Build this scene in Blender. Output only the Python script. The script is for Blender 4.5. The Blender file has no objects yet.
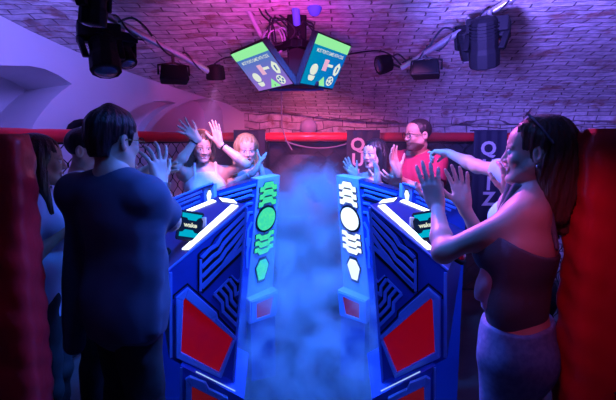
import bpy, bmesh, math, random
import numpy as np
from mathutils import Vector, Matrix
V = Vector
random.seed(7)
C = bpy.context.scene.collection
PI = math.pi
# ------------------------------------------------------------------ camera
FPX, PITCH, EYE = 450.0, math.radians(7.6), 1.62
cam = bpy.data.objects.new('camera', bpy.data.cameras.new('camera'))
C.objects.link(cam)
cam.location = (0, 0, EYE)
cam.rotation_euler = (PI/2 - PITCH, 0, 0)
cam.data.sensor_width = 36
cam.data.lens = FPX/616*36
cam.data.clip_start = 0.02
bpy.context.scene.camera = cam
def ray(px, py):
    u, v = (px-308)/FPX, (200-py)/FPX
    return V((u, math.cos(PITCH)+v*math.sin(PITCH), -math.sin(PITCH)+v*math.cos(PITCH)))
def at(px, py, Y):
    d = ray(px, py)
    return V((0, 0, EYE)) + d*(Y/d.y)
def onplane(px, py, pl):
    p0, n = pl
    d = ray(px, py); o = V((0, 0, EYE))
    return o + d*((p0-o).dot(n)/d.dot(n))
def plane3(a, b, c):
    n = (b-a).cross(c-a).normalized()
    if n.dot(V((0, 0, EYE))-a) < 0: n = -n      # towards the viewer's side
    return (a, n)
# ------------------------------------------------------------------ materials
def mat(name, col, rough=.5, metal=0, spec=.5, emit=None, estr=0, noise=None, bump=None, coat=0, sss=0, alpha=None):
    m = bpy.data.materials.new(name); m.use_nodes = True
    nt = m.node_tree; b = nt.nodes['Principled BSDF']
    b.inputs['Base Color'].default_value = (*col, 1)
    b.inputs['Roughness'].default_value = rough
    b.inputs['Metallic'].default_value = metal
    b.inputs['Specular IOR Level'].default_value = spec
    if coat: b.inputs['Coat Weight'].default_value = coat
    if sss:
        b.inputs['Subsurface Weight'].default_value = sss
        b.inputs['Subsurface Radius'].default_value = (.02, .008, .005)
    if emit:
        b.inputs['Emission Color'].default_value = (*emit, 1)
        b.inputs['Emission Strength'].default_value = estr
    tc = nt.nodes.new('ShaderNodeTexCoord')
    if noise:                                   # (scale, second colour, detail)
        n = nt.nodes.new('ShaderNodeTexNoise'); n.inputs['Scale'].default_value = noise[0]; n.inputs['Detail'].default_value = 5
        mx = nt.nodes.new('ShaderNodeMix'); mx.data_type = 'RGBA'
        mx.inputs['A'].default_value = (*col, 1); mx.inputs['B'].default_value = (*noise[1], 1)
        r = nt.nodes.new('ShaderNodeMapRange'); r.inputs['From Min'].default_value = .38; r.inputs['From Max'].default_value = .62
        nt.links.new(tc.outputs['Object'], n.inputs['Vector']); nt.links.new(n.outputs['Fac'], r.inputs['Value'])
        nt.links.new(r.outputs['Result'], mx.inputs['Factor']); nt.links.new(mx.outputs['Result'], b.inputs['Base Color'])
    if bump:                                    # (scale, strength, distance, stretch)
        n2 = nt.nodes.new('ShaderNodeTexNoise'); n2.inputs['Scale'].default_value = bump[0]; n2.inputs['Detail'].default_value = 6
        mp = nt.nodes.new('ShaderNodeMapping'); mp.inputs['Scale'].default_value = bump[3] if len(bump) > 3 else (1, 1, 1)
        bp = nt.nodes.new('ShaderNodeBump'); bp.inputs['Strength'].default_value = bump[1]; bp.inputs['Distance'].default_value = bump[2]
        nt.links.new(tc.outputs['Object'], mp.inputs['Vector']); nt.links.new(mp.outputs['Vector'], n2.inputs['Vector'])
        nt.links.new(n2.outputs['Fac'], bp.inputs['Height']); nt.links.new(bp.outputs['Normal'], b.inputs['Normal'])
    return m
def glow(name, col, s, noise=None):
    m = bpy.data.materials.new(name); m.use_nodes = True
    nt = m.node_tree; nt.nodes.clear()
    o = nt.nodes.new('ShaderNodeOutputMaterial'); e = nt.nodes.new('ShaderNodeEmission')
    e.inputs['Color'].default_value = (*col, 1); e.inputs['Strength'].default_value = s
    nt.links.new(e.outputs[0], o.inputs['Surface'])
    if noise:
        n = nt.nodes.new('ShaderNodeTexNoise'); n.inputs['Scale'].default_value = noise[0]
        mx = nt.nodes.new('ShaderNodeMix'); mx.data_type = 'RGBA'
        mx.inputs['A'].default_value = (*col, 1); mx.inputs['B'].default_value = (*noise[1], 1)
        tc = nt.nodes.new('ShaderNodeTexCoord')
        nt.links.new(tc.outputs['Object'], n.inputs['Vector']); nt.links.new(n.outputs['Fac'], mx.inputs['Factor'])
        nt.links.new(mx.outputs['Result'], e.inputs['Color'])
    return m
# ------------------------------------------------------------------ mesh building
class MB:
    def __init__(s): s.v = []; s.f = []; s.mi = []; s.cur = 0
    def add(s, vs, fs):
        n = len(s.v); s.v += [tuple(p) for p in vs]; s.f += [tuple(i+n for i in f) for f in fs]; s.mi += [s.cur]*len(fs)
        return s
    def prism(s, pts, vec):
        n = len(pts); vec = V(vec)
        return s.add(list(pts)+[V(p)+vec for p in pts],
                     [tuple(range(n)), tuple(range(2*n-1, n-1, -1))]+[(i, (i+1) % n, n+(i+1) % n, n+i) for i in range(n)])
    def loft(s, A, B):
        n = len(A)
        return s.add(list(A)+list(B), [tuple(range(n)), tuple(range(2*n-1, n-1, -1))]+[(i, (i+1) % n, n+(i+1) % n, n+i) for i in range(n)])
    def box(s, c, size, rot=None):
        vs = []
        for x in (-.5, .5):
            for y in (-.5, .5):
                for z in (-.5, .5):
                    p = V((x*size[0], y*size[1], z*size[2]))
                    if rot is not None: p = rot @ p
                    vs.append(p+V(c))
        return s.add(vs, [(0, 1, 3, 2), (4, 6, 7, 5), (0, 4, 5, 1), (2, 3, 7, 6), (0, 2, 6, 4), (1, 5, 7, 3)])
    def tube(s, pts, r, seg=10, closed=False):
        pts = [V(p) for p in pts]; n = len(pts)
        rs = r if isinstance(r, (list, tuple)) else [r]*n
        vs, fs = [], []; prev = None
        for i, p in enumerate(pts):
            if closed: t = pts[(i+1) % n]-pts[i-1]
            else: t = pts[min(i+1, n-1)]-pts[max(i-1, 0)]
            t = t.normalized() if t.length > 1e-9 else V((0, 0, 1))
            if prev is None:
                a = t.cross(V((0, 0, 1)))
                if a.length < .1: a = t.cross(V((1, 0, 0)))
            else: a = prev - t*prev.dot(t)
            a.normalize(); prev = a; b = t.cross(a)
            for k in range(seg):
                q = 2*PI*k/seg
                vs.append(p + (a*math.cos(q)+b*math.sin(q))*rs[i])
        m = n if closed else n-1
        for i in range(m):
            for k in range(seg):
                j = (i+1) % n; k2 = (k+1) % seg
                fs.append((i*seg+k, i*seg+k2, j*seg+k2, j*seg+k))
        if not closed:
            fs += [tuple(range(seg)), tuple(range((n-1)*seg+seg-1, (n-1)*seg-1, -1))]
        return s.add(vs, fs)
    def lathe(s, c, prof, seg=24, rot=None):      # prof: (radius, height) along local z
        vs, fs = [], []
        for (r, h) in prof:
            for k in range(seg):
                q = 2*PI*k/seg; p = V((r*math.cos(q), r*math.sin(q), h))
                vs.append((rot @ p if rot is not None else p)+V(c))
        for i in range(len(prof)-1):
            for k in range(seg):
                k2 = (k+1) % seg
                fs.append((i*seg+k, i*seg+k2, (i+1)*seg+k2, (i+1)*seg+k))
        fs += [tuple(range(seg-1, -1, -1)), tuple(range((len(prof)-1)*seg, len(prof)*seg))]
        return s.add(vs, fs)
    def ribbon(s, pts, nrm, w, h):
        """a flat raised strip of width w along a polyline lying on a plane of normal nrm"""
        L, R = [], []; n = len(pts)
        for i in range(n):
            d1 = (pts[i]-pts[i-1]).normalized() if i else (pts[1]-pts[0]).normalized()
            d2 = (pts[i+1]-pts[i]).normalized() if i < n-1 else d1
            s1, s2 = nrm.cross(d1), nrm.cross(d2)
            m = (s1+s2).normalized(); k = min(1/max(m.dot(s1), .4), 1.6)
            L.append(pts[i]+m*(w/2*k)); R.append(pts[i]-m*(w/2*k))
        for i in range(n-1):
            s.prism([L[i], L[i+1], R[i+1], R[i]], nrm*h)
        return s
    def build(s, name, m, parent=None, smooth=False, bevel=0, sharp=None):
        me = bpy.data.meshes.new(name); me.from_pydata(s.v, [], s.f)
        for mm in (m if isinstance(m, (list, tuple)) else [m]): me.materials.append(mm)
        me.polygons.foreach_set('material_index', s.mi)
        bm = bmesh.new(); bm.from_mesh(me)
        bmesh.ops.recalc_face_normals(bm, faces=bm.faces)
        bm.to_mesh(me); bm.free()
        if smooth:
            me.polygons.foreach_set('use_smooth', [True]*len(me.polygons))
            try: me.set_sharp_from_angle(angle=math.radians(sharp or 40))
            except Exception: pass
        o = bpy.data.objects.new(name, me); C.objects.link(o)
        if parent is not None: o.parent = parent; o.matrix_parent_inverse = parent.matrix_basis.inverted()
        if bevel:
            b = o.modifiers.new('bevel', 'BEVEL'); b.width = bevel; b.segments = 2; b.limit_method = 'ANGLE'; b.angle_limit = .6
        return o
def tag(o, label=None, cat=None, group=None, kind=None):
    if label: o['label'] = label
    if cat: o['category'] = cat
    if group: o['group'] = group
    if kind: o['kind'] = kind
    return o
def thing(name, loc, label, cat, group=None):
    o = bpy.data.objects.new(name, None); C.objects.link(o); o.location = loc; o.empty_display_size = .1
    return tag(o, label, cat, group)
def text_mesh(body, size, bold=0, ext=.0015):
    cu = bpy.data.curves.new('t', 'FONT'); cu.body = body; cu.size = size; cu.align_x = 'CENTER'; cu.align_y = 'CENTER'
    cu.extrude = ext; cu.offset = bold; cu.resolution_u = 3
    o = bpy.data.objects.new('t', cu); C.objects.link(o)
    bpy.context.view_layer.update()
    me = bpy.data.meshes.new_from_object(o.evaluated_get(bpy.context.evaluated_depsgraph_get()))
    vs = [v.co.copy() for v in me.vertices]; fs = [tuple(p.vertices) for p in me.polygons]
    bpy.data.objects.remove(o); bpy.data.curves.remove(cu); bpy.data.meshes.remove(me)
    return vs, fs
def holed_plate(outer, holes):
    """2-D polygon with holes, triangulated: (verts 2-D, faces)"""
    cu = bpy.data.curves.new('c', 'CURVE'); cu.dimensions = '2D'; cu.fill_mode = 'BOTH'
    for ring in [outer]+holes:
        sp = cu.splines.new('POLY'); sp.points.add(len(ring)-1)
        for p, q in zip(sp.points, ring): p.co = (q[0], q[1], 0, 1)
        sp.use_cyclic_u = True
    o = bpy.data.objects.new('c', cu); C.objects.link(o); bpy.context.view_layer.update()
    me = bpy.data.meshes.new_from_object(o.evaluated_get(bpy.context.evaluated_depsgraph_get()))
    vs = [(v.co.x, v.co.y) for v in me.vertices]; fs = [tuple(p.vertices) for p in me.polygons]
    bpy.data.objects.remove(o); bpy.data.curves.remove(cu); bpy.data.meshes.remove(me)
    return vs, fs
# ================================================================== the cellar
def brick_mat():
    m = bpy.data.materials.new('whitewashed_brick'); m.use_nodes = True
    nt = m.node_tree; b = nt.nodes['Principled BSDF']; L = nt.links.new
    uv = nt.nodes.new('ShaderNodeUVMap'); uv.uv_map = 'UVMap'
    nz = nt.nodes.new('ShaderNodeTexNoise'); nz.inputs['Scale'].default_value = 2.2; nz.inputs['Detail'].default_value = 3
    L(uv.outputs[0], nz.inputs['Vector'])
    sub = nt.nodes.new('ShaderNodeVectorMath'); sub.operation = 'SUBTRACT'; sub.inputs[1].default_value = (.5, .5, .5)
    L(nz.outputs['Color'], sub.inputs[0])
    sc = nt.nodes.new('ShaderNodeVectorMath'); sc.operation = 'SCALE'; sc.inputs['Scale'].default_value = .15
    L(sub.outputs[0], sc.inputs[0])
    ad = nt.nodes.new('ShaderNodeVectorMath'); ad.operation = 'ADD'
    L(uv.outputs[0], ad.inputs[0]); L(sc.outputs[0], ad.inputs[1])
    br = nt.nodes.new('ShaderNodeTexBrick')
    br.inputs['Scale'].default_value = 1; br.inputs['Brick Width'].default_value = .25; br.inputs['Row Height'].default_value = .088
    br.inputs['Mortar Size'].default_value = .006; br.inputs['Mortar Smooth'].default_value = .4; br.inputs['Bias'].default_value = -.2
    br.inputs['Color1'].default_value = (.95, .90, .90, 1); br.inputs['Color2'].default_value = (.58, .48, .50, 1)
    br.inputs['Mortar'].default_value = (.24, .18, .20, 1)
    L(ad.outputs[0], br.inputs['Vector'])
    # bare patches where the wash has come off the brick
    n2 = nt.nodes.new('ShaderNodeTexNoise'); n2.inputs['Scale'].default_value = 3.4; n2.inputs['Detail'].default_value = 8; n2.inputs['Roughness'].default_value = .65
    L(uv.outputs[0], n2.inputs['Vector'])
    r2 = nt.nodes.new('ShaderNodeMapRange'); r2.inputs['From Min'].default_value = .53; r2.inputs['From Max'].default_value = .64
    L(n2.outputs['Fac'], r2.inputs['Value'])
    mx = nt.nodes.new('ShaderNodeMix'); mx.data_type = 'RGBA'; mx.inputs['B'].default_value = (.50, .27, .24, 1)
    L(r2.outputs[0], mx.inputs['Factor']); L(br.outputs['Color'], mx.inputs['A'])
    n3 = nt.nodes.new('ShaderNodeTexNoise'); n3.inputs['Scale'].default_value = 14; n3.inputs['Detail'].default_value = 6
    L(uv.outputs[0], n3.inputs['Vector'])
    r3 = nt.nodes.new('ShaderNodeMapRange'); r3.inputs['From Min'].default_value = .3; r3.inputs['From Max'].default_value = .6; r3.inputs['To Min'].default_value = .62
    L(n3.outputs['Fac'], r3.inputs['Value'])
    m2 = nt.nodes.new('ShaderNodeMix'); m2.data_type = 'RGBA'; m2.blend_type = 'MULTIPLY'; m2.inputs['Factor'].default_value = 1
    L(mx.outputs['Result'], m2.inputs['A']); L(r3.outputs[0], m2.inputs['B'])
    L(m2.outputs['Result'], b.inputs['Base Color'])
    b.inputs['Roughness'].default_value = .75
    inv = nt.nodes.new('ShaderNodeMath'); inv.operation = 'MULTIPLY_ADD'; inv.inputs[1].default_value = -1; inv.inputs[2].default_value = 1
    L(br.outputs['Fac'], inv.inputs[0])
    a2 = nt.nodes.new('ShaderNodeMath'); a2.operation = 'MULTIPLY_ADD'; a2.inputs[1].default_value = .8
    L(n3.outputs['Fac'], a2.inputs[0]); L(inv.outputs[0], a2.inputs[2])
    bp = nt.nodes.new('ShaderNodeBump'); bp.inputs['Strength'].default_value = .9; bp.inputs['Distance'].default_value = .02
    L(a2.outputs[0], bp.inputs['Height']); L(bp.outputs[0], b.inputs['Normal'])
    return m
BRICK = brick_mat()
PLASTER = mat('lilac_white_plaster', (.78, .78, .80), .8, bump=(9, .15, .01))
FLOORM = mat('dark_vinyl_floor', (.05, .05, .06), .45, noise=(3, (.08, .08, .09)))

WP = V((-.74, 5.45, 0)); WD = V((-.58, -.815, 0)).normalized(); WN = V((-WD.y, WD.x, 0))      # left plaster wall: start, run, normal to the room
if WN.x < 0: WN = -WN
def onwall(px, py):
    p = onplane(px, py, (WP, WN)); return ((p-WP).dot(WD), p.z)
CUR = sorted(onwall(*q) for q in [(-60, -28), (5, 0), (40, 19), (80, 38), (120, 55), (160, 70), (200, 84), (228, 93), (246, 103)])
def zcurve(s):
    if s <= CUR[0][0]: return CUR[0][1]
    for (a, za), (b, zb) in zip(CUR, CUR[1:]):
        if s <= b: return za+(zb-za)*(s-a)/(b-a)
    return CUR[-1][1]
TH = .1; VY, VZ, VH, VA = 5.35, 1.80, .80, 2.9
VT = V((math.cos(TH), -math.sin(TH), 0)); VN = V((-math.sin(TH), -math.cos(TH), 0))
def vbase(s): 
    if s <= 0: return VZ
    return VZ+VH*math.sqrt(max(0, 1-(1-min(s, 2*VA)/VA)**2))
def vault():
    vs, fs, uv = [], [], []
    nt_, ns = 60, 48
    for j in range(ns+1):
        q = j/ns; s = VA*(1-math.cos(PI*q))
        arc = 1.15*s+.5*min(1, s/.6)
        for i in range(nt_+1):
            # start at the plaster wall and run to the right
            o = V((0, VY, 0))+VN*s
            t0 = (WP-o).dot(WN)/VT.dot(WN)
            t = t0 - .02 + (5.0-t0)*(i/nt_)**1.35
            p = o+VT*t
            sw = (o+VT*t0-WP).dot(WD)
            k = math.exp(-((t-t0)/.9)**1.3) if t > t0 else 1
            z = vbase(s); z = z+(zcurve(sw)-z)*k
            vs.append((p.x, p.y, z)); uv.append((t, arc))
    W = nt_+1
    for j in range(ns):
        for i in range(nt_): fs.append((j*W+i, j*W+i+1, (j+1)*W+i+1, (j+1)*W+i))
    me = bpy.data.meshes.new('ceiling'); me.from_pydata(vs, [], fs); me.materials.append(BRICK)
    l = me.uv_layers.new(name='UVMap')
    for lp in me.loops: l.data[lp.index].uv = uv[lp.vertex_index]
    me.polygons.foreach_set('use_smooth', [True]*len(fs))
    o = bpy.data.objects.new('ceiling', me); C.objects.link(o); tag(o, kind='structure', label='whitewashed brick vault over the arena', cat='ceiling')
    sd = o.modifiers.new('t', 'SOLIDIFY'); sd.thickness = .12; sd.offset = 1
vault()
def plain(name, quad, m, uvs=None, label=None, cat=None, thick=.1):
    me = bpy.data.meshes.new(name); me.from_pydata([tuple(p) for p in quad], [], [(0, 1, 2, 3)]); me.materials.append(m)
    l = me.uv_layers.new(name='UVMap')
    for i, lp in enumerate(me.loops): l.data[i].uv = (uvs or [(0, 0), (1, 0), (1, 1), (0, 1)])[lp.vertex_index]
    o = bpy.data.objects.new(name, me); C.objects.link(o)
    return tag(o, label, cat, kind='structure')
plain('floor', [(-6, -2, 0), (7, -2, 0), (7, 7, 0), (-6, 7, 0)], FLOORM, label='dark floor under the quiz arena', cat='floor')
o0 = V((0, VY, 0)); a = o0-VT*1.2; b = o0+VT*5.0
plain('wall_back', [(a.x, a.y, 0), (b.x, b.y, 0), (b.x, b.y, VZ+.3), (a.x, a.y, VZ+.3)], BRICK, [(0, 0), (6.2, 0), (6.2, 2.1), (0, 2.1)], 'low brick wall under the far spring of the vault', 'wall')
c = b+VN*7
plain('wall_right', [(b.x, b.y, 0), (c.x, c.y, 0), (c.x, c.y, 2.7), (b.x, b.y, 2.7)], BRICK, [(0, 0), (7, 0), (7, 2.7), (0, 2.7)], 'brick wall to the right of the arena', 'wall')
# left plaster wall with two arched niches
def wall_left():
    def W(s, z, d=0): return WP+WD*s+V((0, 0, z))-WN*d
    niches = [
        [(-40, 66), (0, 65.5), (30, 66), (45, 69), (58, 75), (72, 84), (62, 91), (52, 100), (43, 111), (35, 122), (29, 134), (-40, 134)],
        [(116, 133), (121, 123), (130, 112), (142, 105), (155, 101), (168, 101), (176, 103), (165, 108), (155, 116), (147, 125), (143, 133)],
        [(150, 133), (157, 122), (166, 113), (177, 106), (190, 101), (206, 98), (216, 101), (222, 110), (224, 133)]]
    H = [[onwall(*p) for p in n] for n in niches]
    vs, fs = holed_plate([(-.3, 0), (7.2, 0), (7.2, 3.4), (-.3, 3.4)], H)
    m = MB()
    m.add([W(s, z) for s, z in vs], fs)
    for ring, dep in zip(H, (.8, .14, .3)):
        n = len(ring)
        m.add([W(s, z) for s, z in ring]+[W(s, z, dep) for s, z in ring],
              [(i, (i+1) % n, n+(i+1) % n, n+i) for i in range(n)]+[tuple(range(n, 2*n))])
    o = m.build('wall_left', PLASTER); tag(o, 'pale plaster wall with arched niches left of the vault', 'wall', kind='structure')
wall_left()
# ================================================================== the padded cage
RED = mat('red_vinyl', (.62, .02, .03), .32, coat=.3, bump=(7, .5, .02, (1, 1, .6)))
REDRAIL = mat('red_rail_vinyl', (.85, .02, .04), .35, coat=.2, bump=(5, .25, .01))
BLACKM = mat('black_metal', (.012, .012, .015), .4, metal=.3)
MESHM = mat('dark_wire', (.02, .02, .025), .45, metal=.5)
BLACKP = mat('black_plastic', (.008, .008, .011), .6, spec=.1)
ALU = mat('brushed_aluminium', (.62, .62, .66), .3, metal=.85)
STEEL = mat('grey_steel', (.4, .4, .43), .35, metal=.8)
BANNER = mat('navy_banner_cloth', (.03, .035, .075), .7, bump=(6, .3, .02))
LETTER = mat('pale_print', (.75, .76, .82), .6)
LACE = mat('black_cord', (.01, .01, .012), .5)

RZ = 1.648; RR = .047
RC = at(189, 137, 4.6); RC.z = RZ                                       # far left corner
RL = V((-1.92, 2.55, RZ)); RRt = at(521, 137, 4.6); RRt.z = RZ          # ends
RN = V((2.05, 2.5, RZ))
def rail(name, a, b, label, seams=5):
    a, b = V(a), V(b); pts, rs = [], []
    n = seams*8
    for i in range(n+1):
        t = i/n; p = a.lerp(b, t)
        pts.append(p); rs.append(RR*(1-.10*(abs(math.cos(PI*t*seams))**14)))
    o = MB().tube(pts, rs, 18).build(name, REDRAIL, smooth=True)
    return tag(o, label, 'rail', 'red padded rails of the cage')
rail('padded_rail', RL, RC+V((0, -.06, 0)), 'red padded rail along the left wire fence under the plaster wall')
rail('padded_rail', RC+V((.03, 0, 0)), at(250, 137, 4.6)+V((0, 0, 0)), 'short red padded rail behind the two women with raised and clapping hands', 2)
rail('padded_rail', at(266, 137, 4.6), at(347, 137, 4.6), 'red padded rail below the round wall lamp between two banners', 3)
rail('padded_rail', at(380, 137, 4.6), at(474, 137, 4.6), 'red padded rail behind the man in the red t-shirt', 3)
rail('padded_rail', RRt+V((-.16, 0, 0)), RRt+V((.1, -.05, 0)), 'stub of red padded rail just right of the full QUIZ banner', 1)
rail('padded_rail', RRt+V((.12, -.1, 0)), RN, 'red padded rail on the right side of the cage behind the pointing person')
def fence(name, a, b, label, cell=.075, zt=RZ-RR, zb=.05):
    """diamond wire mesh between two corners, hung in a thin steel frame"""
    a, b = V((a[0], a[1], 0)), V((b[0], b[1], 0)); L = (b-a).length; d = (b-a)/L
    t = thing(name, a, label, 'fence', 'wire fence panels of the cage')
    m = MB(); nrm = V((-d.y, d.x, 0))
    def P(s, z): return a+d*s+V((0, 0, z))
    # hexagonal-looking cells: zigzag vertical wires that touch in turns
    n = int(L/cell); rows = int((zt-zb)/(cell*1.1)); hh = (zt-zb)/rows
    for i in range(n+1):
        pts = []
        for j in range(rows+1):
            off = (.25 if j % 2 == 0 else -.25)*(1 if i % 2 == 0 else -1)
            z0 = zb+hh*j; s = min(max((i+.5+off*1.75)*cell, 0), L)
            pts.append(P(s, z0)); 
            if j < rows: pts.append(P(s, z0+hh*.35))
        m.tube(pts, .0042, 5)
    m.build('wire_mesh', MESHM, t)
    f = MB()
    for z in (zb, zt): f.tube([P(0, z), P(L, z)], .012, 8)
    for s in (0, L): f.tube([P(s, 0), P(s, zt)], .018, 8)
    f.build('frame', BLACKM, t, smooth=True)
fence('wire_fence', RL, RC, 'hexagonal black wire fence below the left red rail')
fence('wire_fence', RC+V((.04, .03, 0)), at(266, 137, 4.63), 'dark wire fence behind the two cheering women at the far left', .085)
fence('wire_fence', at(268, 137, 4.63), at(378, 137, 4.63), 'dark wire fence across the far end between the banners', .085)
fence('wire_fence', at(381, 137, 4.63), RRt, 'dark wire fence behind the man in red', .085)
fence('wire_fence', RRt+V((.06, -.05, 0)), RN, 'dark wire fence on the right side of the cage behind the pointing arm', .085)
# dark boards behind the far fence (they close off the space behind it)
BOARD = mat('black_board', (.03, .03, .05), .7, noise=(4, (.05, .045, .07)))
def screen(a, b, label):
    o = MB().box(((a.x+b.x)/2, (a.y+b.y)/2+.06, .82), (abs(b.x-a.x), .02, 1.60)).build('backing_board', BOARD)
    tag(o, label, 'board', 'dark boards behind the far fence')
screen(RC+V((.03, .06, 0)), at(265, 137, 4.66), 'dark board behind the far fence at the left corner')
screen(at(267, 137, 4.66), at(378, 137, 4.66), 'dark board behind the far fence under the round lamp')
screen(at(381, 137, 4.66), RRt+V((0, .06, 0)), 'dark board behind the far fence by the man in red')
# banners
def banner(px0, px1, pytop, pybot, word, lx, lys, size, label, Y=4.5):
    a = at(px0, pytop, Y); b = at(px1, pytop, Y); c = at(px1, pybot, Y); zb = c.z; zt = a.z
    t = thing('banner', ((a.x+b.x)/2, Y, zb), label, 'banner', 'navy banners hung on the red rail')
    m = MB(); n = 12
    g = []
    for i in range(n+1):
        x = a.x+(b.x-a.x)*i/n; y = Y+.008*math.sin(i*1.7+px0)
        g.append((x, y))
    prof = [(x, y, 0) for x, y in g]+[(x, y+.006, 0) for x, y in reversed(g)]
    m.loft([V((x, y, zb)) for x, y, _ in prof], [V((x, y, zt)) for x, y, _ in prof])
    # fold over the rail
    m.box(((a.x+b.x)/2, Y+.06, zt), (b.x-a.x, .135, .012))
    m.build('cloth', BANNER, t, smooth=True)
    for ch, ly in zip(word, lys):
        vs, fs = text_mesh(ch, size*1.38, size*.045, .002)
        p = at(lx, ly, Y-.014)
        MB().add([V((v.x+p.x, p.y-v.z, v.y+p.z)) for v in vs], fs).build('letter', LETTER, t)
banner(233.5, 265, 130.5, 215, '', 0, [], .1, 'plain navy banner behind the blonde clapping woman')
banner(347, 380, 130.5, 215, 'QUIZ', 357.8, (145, 160.5, 176, 191), .125, 'navy banner with pale letters Q U beside the black-haired woman')
banner(474.5, 507, 130.5, 222, 'QUIZ', 488.5, (149, 167, 184, 199.5), .135, 'navy banner reading Q U I Z downwards behind the pointing arm')
# near gate posts with red pads
def pad(x, y, w, d, zt, label, lace_side, rz):
    t = thing('padded_post', (x, y, 0), label, 'padded post', 'red padded gate posts in front of the camera')
    t.rotation_euler = (0, 0, 0)
    R = Matrix.Rotation(rz, 3, 'Z')
    rng = random.Random(int(abs(x)*100)+3)
    rings = 60; seg = 40; vs, fs = [], []
    ph = [rng.random()*6 for _ in range(6)]
    for j in range(rings+1):
        z = .04+(zt-.04)*j/rings
        e = min(1, (zt-z)/.05, (z-.04)/.05+.2); e = .86+.14*math.sqrt(max(e, 0))
        for k in range(seg):
            q = 2*PI*k/seg; cx, sx = math.cos(q), math.sin(q)
            sup = (abs(cx)**4+abs(sx)**4)**(-.25)
            wr = .0035*math.sin(26*z+ph[0]+2.5*math.sin(q+ph[1]))*abs(math.sin(q*2+ph[2]))+.004*math.sin(61*z+ph[3]+3*q)*abs(cx)**.5
            p = R @ V((cx*sup*(w/2+wr)*e, sx*sup*(d/2+wr)*e, 0))
            vs.append((x+p.x, y+p.y, z))
    for j in range(rings):
        for k in range(seg):
            k2 = (k+1) % seg; fs.append((j*seg+k, j*seg+k2, (j+1)*seg+k2, (j+1)*seg+k))
    fs.append(tuple(range(rings*seg, rings*seg+seg))); fs.append(tuple(range(seg-1, -1, -1)))
    MB().add(vs, fs).build('pad', RED, t, smooth=True, sharp=70)
    MB().tube([(x, y, 0), (x, y, zt-.03)], .03, 12).build('post', BLACKM, t)
    # lacing along one side: zigzag cord
    m = MB(); pts = []
    n = 44
    for j in range(n):
        z = .1+(zt-.16)*j/(n-1)
        p = R @ V((lace_side*w*.28+(.028 if j % 2 else -.028), -d/2-.008, 0)); pts.append((x+p.x, y+p.y, z))
    m.tube(pts, .0045, 6)
    m.build('lacing', LACE, t, smooth=True)
p = at(-4, 134, 1.5); pad(p.x, p.y, .19, .18, p.z, 'red vinyl padded post at the left edge of the picture', -1, .15)
p = at(611, 129, 1.36); pad(p.x, p.y, .185, .17, p.z, 'red vinyl padded post at the right edge with black lacing', 1, -.05)
# things on the far wall
WHITEL = mat('frosted_lamp_glass', (.6, .58, .75), .3)
t = thing('wall_lamp', at(308.5, 128, 5.24), 'small round frosted lamp above the middle of the far red rail', 'lamp')
p = at(308.5, 127, 5.2)
MB().lathe(p, [(.002, -.095), (.05, -.088), (.082, -.06), (.096, -.02), (.098, .0), (.096, .02), (.082, .06), (.05, .086), (.002, .095)], 28, Matrix.Rotation(PI/2, 3, 'X')).build('globe', WHITEL, t, smooth=True, sharp=80)
MB().lathe(p+V((0, .07, 0)), [(.06, -.04), (.06, .1)], 20, Matrix.Rotation(-PI/2, 3, 'X')).build('base', BLACKP, t, smooth=True)
def sag(a, b, d, n=14): 
    a, b = V(a), V(b); return [a.lerp(b, i/n)-V((0, 0, d*4*(i/n)*(1-i/n))) for i in range(n+1)]
CABLE = mat('pale_cable', (.35, .33, .45), .5)
o = MB().tube(sag(at(285, 141, 4.56), at(346, 144, 4.56), .055)+[at(346, 143, 4.57)], .006, 8).build('slack_cable', CABLE, smooth=True)
tag(o, 'thin pale cable sagging across the far fence under the red rail', 'cable')
o = MB().tube([at(281, 88, 3.6), at(281.5, 104, 4.2), at(282, 126, 4.52), at(286, 140, 4.55), at(292, 150, 4.56)], .006, 8).build('hanging_cable', CABLE, smooth=True)
tag(o, 'thin cable dropping from the screens down to the far red rail', 'cable')
hp = []
for i in range(15):
    q = PI*(.02+.62*i/14); hp.append(onplane(84-17*math.sin(q)*1.0+4, 121+14*math.cos(q+PI)+13, (WP+WN*.05, WN)))
hp = [onplane(x, y, (WP+WN*.05, WN)) for x, y in [(70, 136), (70, 131), (72, 127), (76, 124), (81, 122.5), (86, 122), (92, 122)]]
o = MB().tube(hp, [.03, .032, .034, .034, .03, .026, .02], 10).build('wall_hose', BLACKP, smooth=True)
tag(o, 'black curved hose on the plaster wall above the left red rail', 'hose')
# ================================================================== consoles
BLUEP = mat('blue_lacquer', (.02, .065, .42), .4, coat=.15)
TRIMP = mat('light_blue_lacquer', (.12, .27, .80), .35, coat=.2)
GROOVE = mat('black_groove', (.004, .005, .012), .5)
DECKP = mat('dark_deck', (.02, .035, .16), .3, coat=.2)
FRAMEP = mat('pale_blue_frame', (.16, .33, .85), .32, coat=.2)
REDP = mat('red_backlit_acrylic', (.5, .01, .02), .25, emit=(1, .0, .015), estr=.17, noise=(3, (.16, .005, .06)))  # purple noise in the colour stands in for uneven backlight
REDDIM = mat('dim_red_acrylic', (.35, .01, .02), .25, emit=(1, .02, .03), estr=.10)
STRIP = glow('white_led_strip', (.80, .90, 1), 3.2)
LEDGE = glow('blue_white_led', (.35, .55, 1), 1.0)
GREENL = glow('green_lamp', (.0, .62, .55), .95, (45, (.12, 1, .36)))
WHITEP = glow('white_lamp', (.72, .86, 1), 1.5)
PYLON = mat('pylon_grey_blue', (.32, .43, .76), .4, coat=.1)
def mirror(side):
    return (lambda p: V((p.x, p.y, p.z))) if side < 0 else (lambda p: V((-p.x, p.y, p.z)))
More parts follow.
